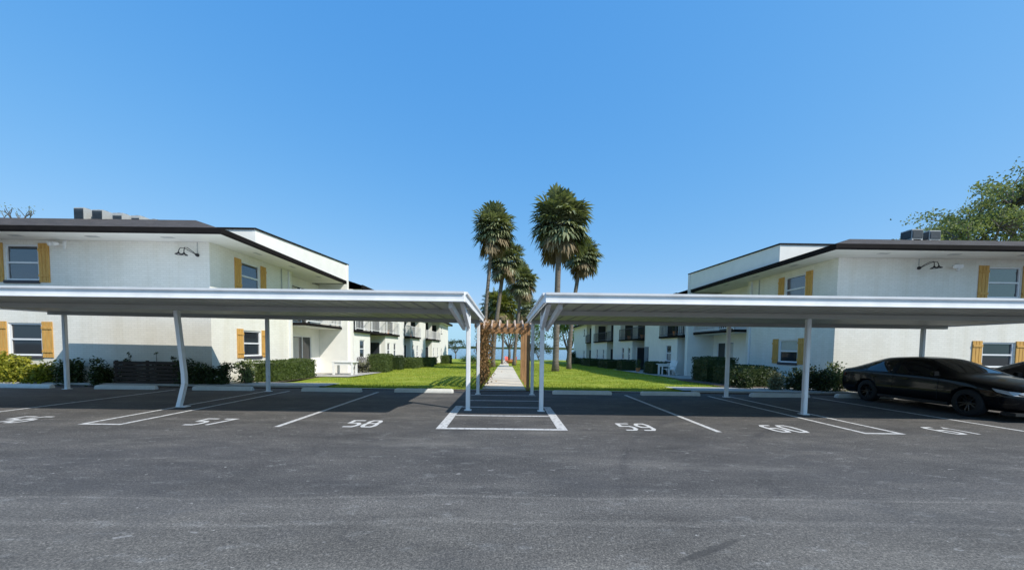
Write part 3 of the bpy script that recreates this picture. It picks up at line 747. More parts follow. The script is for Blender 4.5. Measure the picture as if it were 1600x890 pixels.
# ------------------------------------------------------------------ things on the roofs and walls
def ac_unit(x, y, z, wd, h, mat, label, panel='acdark'):
    t = thing('air_conditioner', label, 'air conditioner', (x, y, z), random.uniform(-.05, .05), 'air conditioners on the roofs')
    m = MB(); m.box(-wd/2, wd/2, -wd/2, wd/2, .12, h); m.build('casing', M['acgrey'], t, bevel=.015)
    m = MB(); m.box(-wd/2+.03, wd/2-.03, -wd/2-.010, -wd/2-.001, .17, h-.05); m.box(-wd/2-.010, -wd/2-.001, -wd/2+.03, wd/2-.03, .17, h-.05); m.build('coil_panel', M[mat], t)
    m = MB()
    for i in range(9):
        zz = .2+(h-.32)*i/9
        m.box(-wd/2+.05, wd/2-.05, -wd/2-.022, -wd/2-.011, zz, zz+.03); m.box(-wd/2-.022, -wd/2-.011, -wd/2+.05, wd/2-.05, zz, zz+.03)
    m.build('louvre', M[panel], t)
    m = MB(); m.lathe((0, 0, h), [(wd*.4, .0), (wd*.4, .02), (wd*.34, .03), (.08, .03), (.001, .035)], 16); m.build('fan_guard', M['black'], t)
    m = MB()
    for sx in (-1, 1): m.box(sx*wd*.4-.04, sx*wd*.4+.04, -wd/2, wd/2, -.5, .12)
    m.build('stand', M['acgrey'], t)
for a in ((-19.15, 17.1, 6.72, .5, .82, 'acdark', 'dark air conditioner with louvres, leftmost on the left roof'),
          (-18.45, 17.2, 6.72, .5, .77, 'acdark', 'second dark air conditioner from the left on the left roof'),
          (-17.75, 17.4, 6.75, .5, .68, 'acgrey', 'pale grey air conditioner in the middle of the left roof row'),
          (-17.15, 17.6, 6.78, .45, .62, 'acgrey', 'pale grey air conditioner second from the right on the left roof'),
          (-16.6, 17.8, 6.78, .4, .54, 'acgrey', 'small grey air conditioner at the right end of the left roof row', 'acgrey'),
          (19.6, 18.2, 6.83, .54, .6, 'acdark', 'dark air conditioner, the left one of two on the right roof'),
          (20.45, 18.2, 6.8, .54, .58, 'acdark', 'dark air conditioner, the right one of two on the right roof')): ac_unit(*a)

def wall_lamp(x, y, z, s, label):
    t = thing('wall_lamp', label, 'wall lamp', (x, y, z), 0, 'black gooseneck wall lamps'); t.scale = (.68, .8, .68)
    m = MB(); m.lathe((0, 0, 0), [(.001, -.09), (.07, -.09), (.085, -.03), (.085, -.003)], 16, 'y'); m.build('back_plate', M['black'], t, smooth=True)
    for k, (ex, ez, out) in enumerate(((s*.58, -.02, -.42), (s*.22, -.07, -.5))):
        m = MB(); m.tube([(0, -.08, 0), (ex*.35, -.2, .14), (ex*.62, out*.8, .26), (ex*.85, out, .25), (ex*.98, out, .12), (ex, out, ez+.06)], .016, 8); m.build('arm', M['black'], t, smooth=True)
        m = MB(); m.lathe((ex, out, ez-.06), [(.03, .13), (.045, .08), (.13, .03), (.15, -.01), (.14, -.01), (.11, .02), (.02, .06)], 18); sh = m.build('shade', M['black'], t, smooth=True)
        m = MB(); m.lathe((ex, out, ez-.07), [(.001, -.0), (.04, .01), (.05, .05), (.02, .1)], 12); m.build('bulb', M['whitep'], sh, smooth=True)
    m = MB(); m.box(-.012, .012, -.03, -.004, .08, (5.13-z)/.68); m.build('conduit', M['acgrey'], t)
wall_lamp(-11.05, 13.4, 4.68, -1, 'black gooseneck lamp on the left building near its corner')
wall_lamp(15.85, 14.4, 4.78, 1, 'black gooseneck lamp on the right building beside the small white floodlight')
def flood(x, y, z, label):
    t = thing('floodlight', label, 'floodlight', (x, y, z), 0, 'small white floodlights')
    m = MB(); m.box(-.05, .05, -.06, -.004, -.16, .12); m.build('mount', M['whitep'], t, bevel=.01)
    for ex in (-.28, -.1):
        m = MB(); m.tube([(-.02, -.05, -.02), (ex*.6, -.1, -.02)], .015, 8); m.tube([(ex, -.13, .0), (ex-.06, -.25, -.04)], [.05, .08], 12); m.build('lamp_head', M['whitep'], t, smooth=False)
flood(-15.75, 13.4, 5.0, 'small white floodlight on the left building under the eave')
flood(17.35, 14.4, 4.85, 'small white floodlight on the right building beside the gooseneck lamp')

# ------------------------------------------------------------------ pergola
t = thing('pergola', 'weathered wooden pergola with curved rafters over the walkway, dry vine on its left side', 'pergola', (-.05, 13, .04))
PX0, PX1 = -.93, .84
for i, y in enumerate((.1, 1.95, 3.85, 5.7)):
    for x, mt in ((PX0, 'cedar'), (PX1, 'cedar')):
        m = MB(); m.box(x-.055, x+.055, y-.055, y+.055, -.15, 2.3); m.build('post', M[mt], t, bevel=.006)
    m = MB(); m.beam((PX0-.15, y+.08, 2.27), (PX1+.15, y+.08, 2.27), .05, .14); m.build('cross_beam', M['cedar'], t)
for x in (PX0, PX1):
    m = MB(); m.beam((x, -.1, 2.16), (x, 5.95, 2.16), .05, .1); m.build('side_beam', M['cedar'], t)
for i in range(8):
    x = PX0-.05+(PX1-PX0+.1)*i/7; m = MB()
    pts = []
    for k in range(9):
        u = k/8; yy = -.45+6.8*u; zz = 2.37+.16*math.sin(math.pi*u) - (.20*(1-u*8) if u < .125 else 0)
        pts.append((x, yy, zz))
    for p, q in zip(pts, pts[1:]): m.beam(p, q, .045, .10)
    m.build('rafter', M['cedarl'], t)
for i in range(5):
    m = MB(); z = .35+i*.42; m.box(PX0-.015, PX0+.015, .16, 5.64, z, z+.04); m.build('lattice_slat', M['cedar'], t)
# vine over the left side
v = MB(); rng = random.Random(11)
for k in range(14):
    y = rng.uniform(.0, 5.6); x = PX0+rng.uniform(-.05, .12); pts = []
    for j in range(9):
        pts.append((x+.1*math.sin(j*1.3+k), y+.25*math.sin(j*.8+k*2), j*.27)); 
    v.tube(pts, .016, 5)
vs = v.build('stems', M['vine'])
m = MB()
for i in range(3400):
    z = 2.45*rng.random()**.8; y = rng.uniform(-.1, 5.7); x = PX0+rng.gauss(.12, .15)
    if y > .6 and rng.random() < .25: continue
    m.leaf((x, y, z), rng.uniform(.05, .11), .2, .55)
for i in range(420):
    m.leaf((rng.uniform(PX0, PX0+.75), rng.uniform(-.3, 5.7), 2.33+rng.gauss(.1, .06)), rng.uniform(.05, .1), .2, .5)
vt = m.build('dry_vine', M['vine']); vt.location = (-.05, 13, .04); tag(vt, 'dry brown vine climbing the left side of the pergola', 'vine'); vs.parent = vt

# ------------------------------------------------------------------ palms
def palm(name, x, y, lean, zc, rw, rh, label, seed, nleaf=95, tr=.17, crown='palm', dead=.2, group='tall fan palms on the lawn', fr=None):
    z0 = gz(y)-.1; t = thing(name, label, 'palm tree', (x, y, z0), 0, group)
    rng = random.Random(seed); H = zc-z0; pts = []; rad = []
    for i in range(15):
        u = i/14; pts.append((lean*(u**1.6)+.05*math.sin(u*5+seed), .1*math.sin(u*4+seed*2), H*u)); rad.append(tr*(1.45 if i == 0 else 1.0)*(1-.12*u)+rng.uniform(-.008, .008))
    m = MB(); m.tube(pts, rad, 12); m.build('trunk', M['palmbark'], t, smooth=True)
    top = Vector(pts[-1]); live = MB(); dd = MB()
    def frond(mb, th, ph, pl, fr_, droop, folded):
        d = Vector((math.cos(ph)*math.cos(th), math.sin(ph)*math.cos(th), math.sin(th)))
        side = Vector((-math.sin(ph), math.cos(ph), 0)); up = side.cross(d)*-1
        if up.z < 0: up = -up
        st = top + Vector((0, 0, rng.uniform(-.5, .25)*rh*.4)); e = st + d*pl*rw + Vector((0, 0, -.1*pl*rw if th < .5 else 0)); 
        mb.tube([st, (st+e)/2+Vector((0, 0, .08)), e], [.03, .022, .016], 4, cap=False)
        n = 15; spread = 1.05 if folded else 2.0; hd = (d + Vector((0, 0, -droop*.32))).normalized()
        for i in range(n):
            a = -spread+2*spread*i/(n-1); L = fr_*(1-.28*abs(a)/spread)*rng.uniform(.88, 1.08)
            r = (hd*math.cos(a) + side*math.sin(a)).normalized(); w_ = L*.10; q = r.cross(up).normalized()
            m1 = e + r*L*.66 + up*(.05*L*(1 if i % 2 else -1)); tip = e + r*L*1.0 + Vector((0, 0, -L*(.10+.3*rng.random())*(.25+droop*.8)))
            k = len(mb.v); mb.v += [tuple(e), tuple(m1+q*w_+up*.01), tuple(m1-q*w_-up*.01), tuple(tip)]
            mb.f += [(k, k+2, k+1), (k+1, k+2, k+3)]
    F_ = fr or .46
    for i in range(nleaf):
        u = (i+.5)/nleaf; th = math.asin(min(1, 1-1.62*u)) + rng.uniform(-.12, .12); ph = i*2.39996+rng.uniform(-.3, .3)
        dr = .1+.9*u
        frond(live, th, ph, (.36+.24*rng.random()), rw*F_*rng.uniform(.85, 1.12), dr, False)
    nd = int(nleaf*dead)
    for i in range(nd):
        th = rng.uniform(-1.35, -.5); ph = rng.uniform(0, 6.283); frond(dd, th, ph, rng.uniform(.3, .62), rw*.52, .9, True)
    # boots under the crown
    live.build('crown', M[crown], t)
    if nd: dd.build('dead_fronds', M['palmdead'], t)
    return t
palm('palm_tree', 3.86, 29.0, .25, 11.35, 2.7, 3.4, 'tallest and thickest palm, standing alone right of the walkway on the sunny lawn', 1, 150, .24)
palm('palm_tree', 5.75, 34.0, 1.05, 10.1, 2.0, 2.6, 'smaller leaning palm just behind the tallest palm', 2, 105, .19)
palm('palm_tree', -1.75, 30.0, .55, 11.15, 2.05, 2.6, 'tallest palm of the left cluster, slim trunk leaning right', 3, 110, .15)
palm('palm_tree', -1.25, 37.0, 1.0, 10.3, 2.25, 2.6, 'middle palm of the left cluster with dark trunk beside the path', 4, 95, .21)
palm('palm_tree', 1.0, 43.0, .75, 9.3, 2.2, 3.1, 'lowest and rightmost palm of the left cluster, by the path', 5, 105, .19)
palm('palm_tree', -.5, 49.0, .1, 7.3, 2.4, 2.4, 'short yellow green palm seen low behind the left cluster trunks', 6, 80, .14, 'palmy', .1)
palm('palm_tree', -1.9, 52.0, .0, 7.7, 2.4, 2.4, 'short dark green palm low at the left of the palm cluster', 16, 80, .14, 'palm', .3)
palm('palm_tree', 2.4, 52.0, .2, 7.2, 2.3, 2.4, 'short green palm behind the rightmost trunk of the left cluster', 17, 80, .14, 'palm', .2)

# ------------------------------------------------------------------ broad trees
def broad(name, x, y, z0, H, rx, rz, label, seed, ncl, nl, ls, mat='oak', cat='tree', trunk=.3, group=None, sig=.55, flat=0, low=-.5):
    t = thing(name, label, cat, (x, y, z0), 0, group); rng = random.Random(seed); random.seed(seed)
    m = MB(); fork = Vector((rng.uniform(-.3, .3), 0, (H-2*rz)*.75)); m.tube([(0,0,-.2), fork*.5+Vector((.1*rx*.3, 0, 0)), fork], [trunk*1.3, trunk, trunk*.85], 10)
    lf = MB(); cz = H-rz
    mains = []
    for i in range(7):
        a = i*.9+rng.uniform(-.3, .3); p = Vector((math.cos(a)*rx*.45, math.sin(a)*rx*.45, cz+rng.uniform(-.3, .35)*rz)); mains.append(p)
        mid = (fork+p)/2+Vector((rng.uniform(-.1, .1)*rx, rng.uniform(-.1, .1)*rx, -.05*rz)); m.tube([fork, mid, p], [trunk*.6, trunk*.4, trunk*.25], 7, cap=False)
    for i in range(ncl):
        a = rng.uniform(0, 6.283); el = rng.uniform(low, 1.5); r = rng.uniform(.62, 1.0)**.7
        c = Vector((math.cos(a)*math.cos(el)*rx*r, math.sin(a)*math.cos(el)*rx*r, cz+math.sin(el)*rz*r)); c += Vector([rng.gauss(0, .06*rx) for _ in range(3)])
        q = min(mains, key=lambda s_: (s_-c).length); m.tube([q, (q+c)/2+Vector((rng.uniform(-.06, .06)*rx, 0, rng.uniform(-.05, .1)*rz)), c], [trunk*.22, trunk*.12, trunk*.04], 5, cap=False)
        cs = sig*rng.uniform(.7, 1.3)
        for k in range(nl): lf.leaf((c.x+rng.gauss(0, cs), c.y+rng.gauss(0, cs), c.z+rng.gauss(0, cs*.6)), ls*rng.uniform(.6, 1.4), .3, .5)
    m.build('trunk', M['bark'], t, smooth=True)
    if nl: lf.build('crown', M[mat], t)
    return t
broad('oak_tree', 51.0, 36, 0, 18.4, 8.6, 4.8, 'large airy green tree behind the right building at the photo edge', 21, 170, 95, .27, 'oak', trunk=.5, sig=.5)
broad('oak_tree', 43.0, 34, 0, 14.1, 4.2, 2.3, 'lower yellow green tree beside the large tree behind the right building', 22, 75, 90, .22, 'oak', trunk=.3, sig=.4)
broad('oak_tree', 36.2, 33, 0, 11.7, 1.9, 1.2, 'small tree top peeking behind the dark air conditioners on the right roof', 23, 22, 60, .2, 'oak', trunk=.2, sig=.35)
broad('lakeside_tree', .5, 72, -.95, 8.4, 4.6, 2.6, 'round green tree by the lake behind the pergola', 24, 60, 60, .32, 'green', trunk=.25, sig=.6)
broad('lakeside_tree', 4.8, 76, -1, 7.6, 3.4, 2.6, 'green lakeside tree just right of the pergola', 25, 40, 60, .32, 'green', trunk=.22, sig=.6)
broad('lakeside_tree', 11.6, 70, -.9, 8.2, 2.8, 2.9, 'dense green tree at the far end of the right building', 26, 60, 70, .3, 'green', trunk=.25, sig=.55)
broad('lakeside_tree', -11.5, 84, -1.2, 4.3, 3.0, 1.2, 'low scrubby tree on the shore left of the path', 27, 26, 50, .25, 'darkleaf', trunk=.12, sig=.35)
broad('lakeside_tree', 7.2, 80, -1.1, 3.9, 2.6, 1.6, 'low dark tree on the shore between the right carport post and the thickest palm', 28, 30, 60, .25, 'darkleaf', trunk=.12, sig=.4)
# bare tree
def bare(x, y, z, label):
    t = thing('bare_tree', label, 'tree', (x, y, 0)); rng = random.Random(5); m = MB(); tips = []
    def br(p, d, L, r, dep):
        q = p+d*L; mid = (p+q)/2+Vector((rng.uniform(-.1, .1)*L, rng.uniform(-.1, .1)*L, 0)); m.tube([p, mid, q], [r, r*.85, r*.7], 6, cap=False)
        if dep == 0: tips.append(q); return
        for k in range(rng.choice((2, 3))):
            e = (d+Vector((rng.uniform(-.75, .75), rng.uniform(-.75, .75), rng.uniform(-.25, .5)))).normalized(); br(q, e, L*rng.uniform(.6, .82), r*.66, dep-1)
    br(Vector((0, 0, 0)), Vector((0, 0, 1)), z*.42, .3, 6)
    m.build('branches', M['bark'], t); lf = MB(); random.seed(9)
    for p in tips:
        for k in range(3): lf.leaf(p+Vector([rng.gauss(0, .15) for _ in range(3)]), .13)
    lf.build('leaves', M['oak'], t)
bare(-43, 31, 9.8, 'nearly bare tree behind the left building roof')

# ------------------------------------------------------------------ hedges and shrubs
def hedge(x0, x1, y0, y1, h, label, n=None, mat='hedge', ls=.07, group='clipped hedges along the buildings', name='hedge'):
    z = gz((y0+y1)/2)-.08; cx, cy = (x0+x1)/2, (y0+y1)/2; m = MB(); rng = random.Random(int(abs(x0*31+y0*17)))
    random.seed(int(abs(x0*13+y0*7)))
    a, b_ = (x1-x0)/2, (y1-y0)/2; d = .07
    m.box(-a+d, a-d, -b_+d, b_-d, 0, h-d)
    ar = 2*(a+b_)*2*h+4*a*b_; n = n or int(min(9000, ar*420*(.07/ls)**2))
    for i in range(n):
        r = rng.random()*ar
        if r < 4*a*b_: p = (rng.uniform(-a, a), rng.uniform(-b_, b_), h)
        elif r < 4*a*b_+4*a*h: p = (rng.uniform(-a, a), rng.choice((-b_, b_)), rng.uniform(0, h))
        else: p = (rng.choice((-a, a)), rng.uniform(-b_, b_), rng.uniform(0, h))
        w_ = .03*math.sin(p[0]*3+p[1]*2.3)+.02*math.sin(p[2]*9+p[1]*5)
        m.leaf((p[0]*(1+w_/max(a, .2))+rng.gauss(0, .025), p[1]*(1+w_/max(b_, .2))+rng.gauss(0, .025), p[2]*(1+w_*.5)+rng.gauss(0, .022)), ls*rng.uniform(.6, 1.3), .3, .6)
    o = m.build(name, M[mat]); o.location = (cx, cy, z); return tag(o, label, 'hedge', group)
hedge(-10.1, -9.2, 14.7, 18.0, .95, 'long clipped hedge below the side window of the left building')
hedge(-9.2, -8.1, 24.6, 26.6, 1.25, 'tall square hedge left of the lawn, past the patio')
hedge(-8.7, -7.7, 23.6, 24.5, .8, 'rounded lower hedge in front of the tall square hedge')
hedge(-9.1, -8.1, 28.2, 29.4, 1.15, 'dark tall hedge behind the square hedge', mat='darkleaf')
hedge(-9.1, -7.6, 30.6, 34.5, .95, 'long low hedge midway along the left building', ls=.09)
hedge(-8.3, -7.0, 34.8, 36.2, .95, 'squared hedge end at the lawn midway along the left building', ls=.09)
hedge(-9.1, -8.0, 38.5, 43, .9, 'far hedge near the end of the left building', ls=.11)
hedge(-8.2, -7.2, 46.5, 49.5, 1.15, 'last hedge before the bright end wall of the left building', ls=.11)
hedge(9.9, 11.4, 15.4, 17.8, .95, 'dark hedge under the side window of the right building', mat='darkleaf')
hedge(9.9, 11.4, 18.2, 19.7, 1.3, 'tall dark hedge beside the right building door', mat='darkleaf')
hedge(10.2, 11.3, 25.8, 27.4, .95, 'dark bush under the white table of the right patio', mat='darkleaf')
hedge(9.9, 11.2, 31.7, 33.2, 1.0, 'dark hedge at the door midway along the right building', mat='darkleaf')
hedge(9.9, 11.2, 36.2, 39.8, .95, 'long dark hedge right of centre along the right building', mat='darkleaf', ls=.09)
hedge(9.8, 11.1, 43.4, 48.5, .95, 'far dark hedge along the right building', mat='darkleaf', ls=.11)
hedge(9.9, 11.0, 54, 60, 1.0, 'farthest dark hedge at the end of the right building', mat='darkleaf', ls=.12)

def shrub(x, y, rx, ry, h, label, mat='hedge', n=900, ls=.09, name='shrub', stems=9, group=None, z0=None, asp=.45):
    z = (gz(y) if z0 is None else z0)-.03; t = thing(name, label, 'shrub', (x, y, z), 0, group); rng = random.Random(int(abs(x*37+y*11))); random.seed(int(abs(x*19+y*3)))
    m = MB(); cl = []
    for i in range(stems):
        a = rng.uniform(0, 6.283); r = rng.uniform(.2, .95); e = Vector((math.cos(a)*rx*r, math.sin(a)*ry*r, h*rng.uniform(.5, 1)*(1-.3*r*r))); m.tube([(e.x*.15, e.y*.15, 0), (e.x*.5, e.y*.5, e.z*.6), e], [.015, .012, .006], 5); cl.append(e); cl.append(e*.66+Vector((0, 0, .03))); cl.append(Vector((e.x*.8, e.y*.8, e.z*.33)))
    m.build('stem', M['bark'], t); lf = MB(); s_ = (rx+ry)/2*.24
    for i in range(int(n*1.5)):
        c = rng.choice(cl); lf.leaf((c.x+rng.gauss(0, s_), c.y+rng.gauss(0, s_), max(.02, c.z+rng.gauss(0, s_*.8))), ls*rng.uniform(.6, 1.4), .3, asp)
    lf.build('foliage', M[mat], t); return t
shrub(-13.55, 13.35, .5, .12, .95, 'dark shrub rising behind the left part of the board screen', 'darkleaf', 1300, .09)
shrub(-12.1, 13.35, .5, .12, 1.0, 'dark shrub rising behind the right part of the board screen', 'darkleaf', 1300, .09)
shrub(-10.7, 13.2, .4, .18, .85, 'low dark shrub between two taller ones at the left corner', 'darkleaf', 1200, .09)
shrub(11.6, 13.7, .55, .35, .95, 'dark shrub directly right of the front carport post on the right', 'darkleaf', 1400, .09)
cg = 'yellow green bushes left of the carport'
shrub(-17.6, 13.1, .65, .28, 1.05, 'tall yellow green bush at the left photo edge', 'croton', 1100, .13, group=cg)
shrub(-16.5, 13.05, .55, .28, .85, 'yellow green bush under the lower left window', 'croton', 900, .13, group=cg)
shrub(-18.7, 13.1, .6, .28, 1.15, 'yellow green bush outside the window at the far left', 'croton', 900, .13, group=cg)
shrub(-15.4, 13.12, .55, .25, .95, 'half shaded bush left of the rear carport post', 'darkleaf', 1200, .1)
shrub(-14.4, 13.1, .55, .25, .9, 'dark bush beside the board screen', 'darkleaf', 1300, .1)
shrub(-11.15, 13.15, .55, .22, 1.1, 'dark shrub right of the board screen', 'darkleaf', 900, .1)
shrub(-10.25, 13.3, .45, .3, 1.05, 'dark shrub at the corner of the left building', 'darkleaf', 800, .1)
shrub(-9.75, 13.9, .4, .35, .95, 'light leafy shrub between the left corner and the long hedge', 'flower', 800, .1)
for x, h, lab in ((-13.4, 1.35, 'thin twiggy sapling above the left end of the board screen'), (-12.5, 1.6, 'thin twiggy sapling above the middle of the board screen'), (-11.9, 1.35, 'thin twiggy sapling above the right end of the board screen')):
    shrub(x, 13.25, .16, .08, h, lab, 'darkleaf', 60, .08, 'sapling', 3, 'saplings by the left wall')
shrub(12.2, 13.6, .6, .35, 1.15, 'sunlit loose shrub at the corner of the right building behind the car', 'flower', 900, .1)
shrub(13.3, 13.6, .5, .35, .9, 'loose shrub behind the trunk of the black car', 'flower', 700, .1)
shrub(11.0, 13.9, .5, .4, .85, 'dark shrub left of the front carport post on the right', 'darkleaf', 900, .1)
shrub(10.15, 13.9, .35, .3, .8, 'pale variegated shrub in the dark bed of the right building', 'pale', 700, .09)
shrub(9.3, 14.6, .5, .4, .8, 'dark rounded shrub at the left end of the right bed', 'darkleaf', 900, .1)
shrub(-8.9, 23.0, .35, .3, .85, 'pale shrub at the corner of the left patio', 'pale', 500, .1)
shrub(-6.0, 62, 1.6, .8, 1.0, 'low green bushes past the end wall of the left building', 'green', 900, .2)
shrub(11.3, 62.5, 1.0, .8, 2.0, 'tall dark bush at the far end of the right building', 'darkleaf', 900, .2)

# slatted board screen before the left wall
t = thing('board_screen', 'low dark brown screen of horizontal boards in front of the left wall', 'screen', (-12.75, 12.98+.14, .03))
for i in range(6):
    m = MB(); m.box(-1.15, 1.15, -.02, .012, .06+i*.135, .06+i*.135+.115); m.build('board', M['brown'], t, bevel=.004)
for x in (-1.1, 0, 1.1):
    m = MB(); m.box(x-.035, x+.035, .015, .08, -.05, .88); m.build('post', M['brown'], t)

# ------------------------------------------------------------------ patio furniture
def table(x, y, L, W_, h, label, rz=0):
    z = gz(y)+.04; t = thing('patio_table', label, 'table', (x, y, z), rz, 'white patio tables')
    m = MB(); m.box(-L/2, L/2, -W_/2, W_/2, h-.06, h); m.build('tabletop', M['whitep'], t, bevel=.01)
    for sx in (-1, 1):
        for sy in (-1, 1):
            m = MB(); m.box(sx*(L/2-.12)-.05, sx*(L/2-.12)+.05, sy*(W_/2-.06)-.05, sy*(W_/2-.06)+.05, 0, h-.062); m.build('leg', M['whitep'], t)
    m = MB(); m.box(-L/2+.18, L/2-.18, -W_/2+.05, W_/2-.05, h-.2, h-.064); m.build('apron', M['whitep'], t)
def chair(x, y, rz, mat, label, grp='chairs on the patios and lawn', k=1):
    z = gz(y)+.04; t = thing('lawn_chair', label, 'chair', (x, y, z), rz, grp)
    m = MB()
    for i in range(5): m.beam((-.26, -.25+i*.12, .42-.025*i), (.26, -.25+i*.12, .42-.025*i), .1, .02)
    m.build('seat', M[mat], t); m = MB()
    for i in range(5): m.beam((-.22+i*.11, .24, .3), (-.24+i*.12, .48, 1.0-.03*abs(i-2)), .1, .02, (0, 1, 0))
    m.build('backrest', M[mat], t)
    for sx in (-1, 1):
        m = MB(); m.beam((sx*.33, -.32, .60), (sx*.33, .36, .60), .12, .025); m.build('armrest', M[mat], t)
        m = MB(); m.beam((sx*.3, -.26, .0), (sx*.3, -.26, .59), .03, .09); m.build('leg', M[mat], t)
        m = MB(); m.beam((sx*.3, .42, .0), (sx*.3, .05, .40), .03, .09); m.build('leg', M[mat], t)
table(-9.0, 20.7, 1.25, .7, .74, 'white table on the left patio between hedge and fin wall')
table(11.1, 26.2-.3, 1.2, .7, .74, 'white table on the shaded patio of the right building')
chair(-8.9, 22.95, .5, 'black', 'black chair on the left patio beside the white table')
chair(10.9, 24.7, -1.2, 'whitep', 'white chair in the shade of the right patio')
chair(.25, 56.5, .5, 'red', 'red lawn chair near the lake, left one of two')
chair(1.25, 56.8, -.4, 'red', 'red lawn chair near the lake, right one of two')
t = thing('fire_pit', 'low terracotta fire bowl in front of the red lawn chairs', 'fire pit', (.6, 54.8, gz(54.8)))
m = MB(); m.lathe((0, 0, 0), [(.3, -.02), (.55, .25), (.7, .42), (.64, .42), (.3, .2), (.001, .18)], 20); m.build('bowl', M['orange'], t, smooth=True)
m = MB(); m.lathe((0, 0, 0), [(.35, -.03), (.36, .04), (.3, .05)], 16); m.build('foot', M['black'], t)

def pot(x, y, z, label, mat='hedge', h=.5):
    t = thing('potted_plant', label, 'potted plant', (x, y, z), 0, 'potted plants on balconies and patios'); rng = random.Random(int(y*7)); random.seed(int(y*5))
    m = MB(); m.lathe((0, 0, 0), [(.001, 0), (.12, 0), (.17, .28), (.19, .28), (.19, .31), (.15, .31), (.14, .26), (.001, .26)], 16); m.build('pot', M['orange'], t, smooth=False)
    m = MB()
    for i in range(260): m.leaf((rng.gauss(0, .13), rng.gauss(0, .13), .3+h*rng.random()), .1, .3, .4)
    m.build('foliage', M[mat], t)
pot(-9.75, 26.2, 2.56, 'plant on the far left balcony nearest the fin wall'); pot(-9.8, 30.6, 2.56, 'plant on the second far balcony of the left building', 'pale')
pot(-9.7, 37.5, 2.56, 'plant on the third far balcony of the left building'); pot(12.1, 26.6, 2.56, 'dark plant on the nearest far balcony of the right building', 'darkleaf')
pot(12.2, 33.2, 2.56, 'dark plant on the second far balcony of the right building', 'darkleaf'); pot(12.2, 36.8, 2.56, 'plant at the far end of the second balcony of the right building')
pot(10.6, 29.6, gz(29.6)+.04, 'plant on the shaded right patio beside the blue grey door', 'hedge', .7)

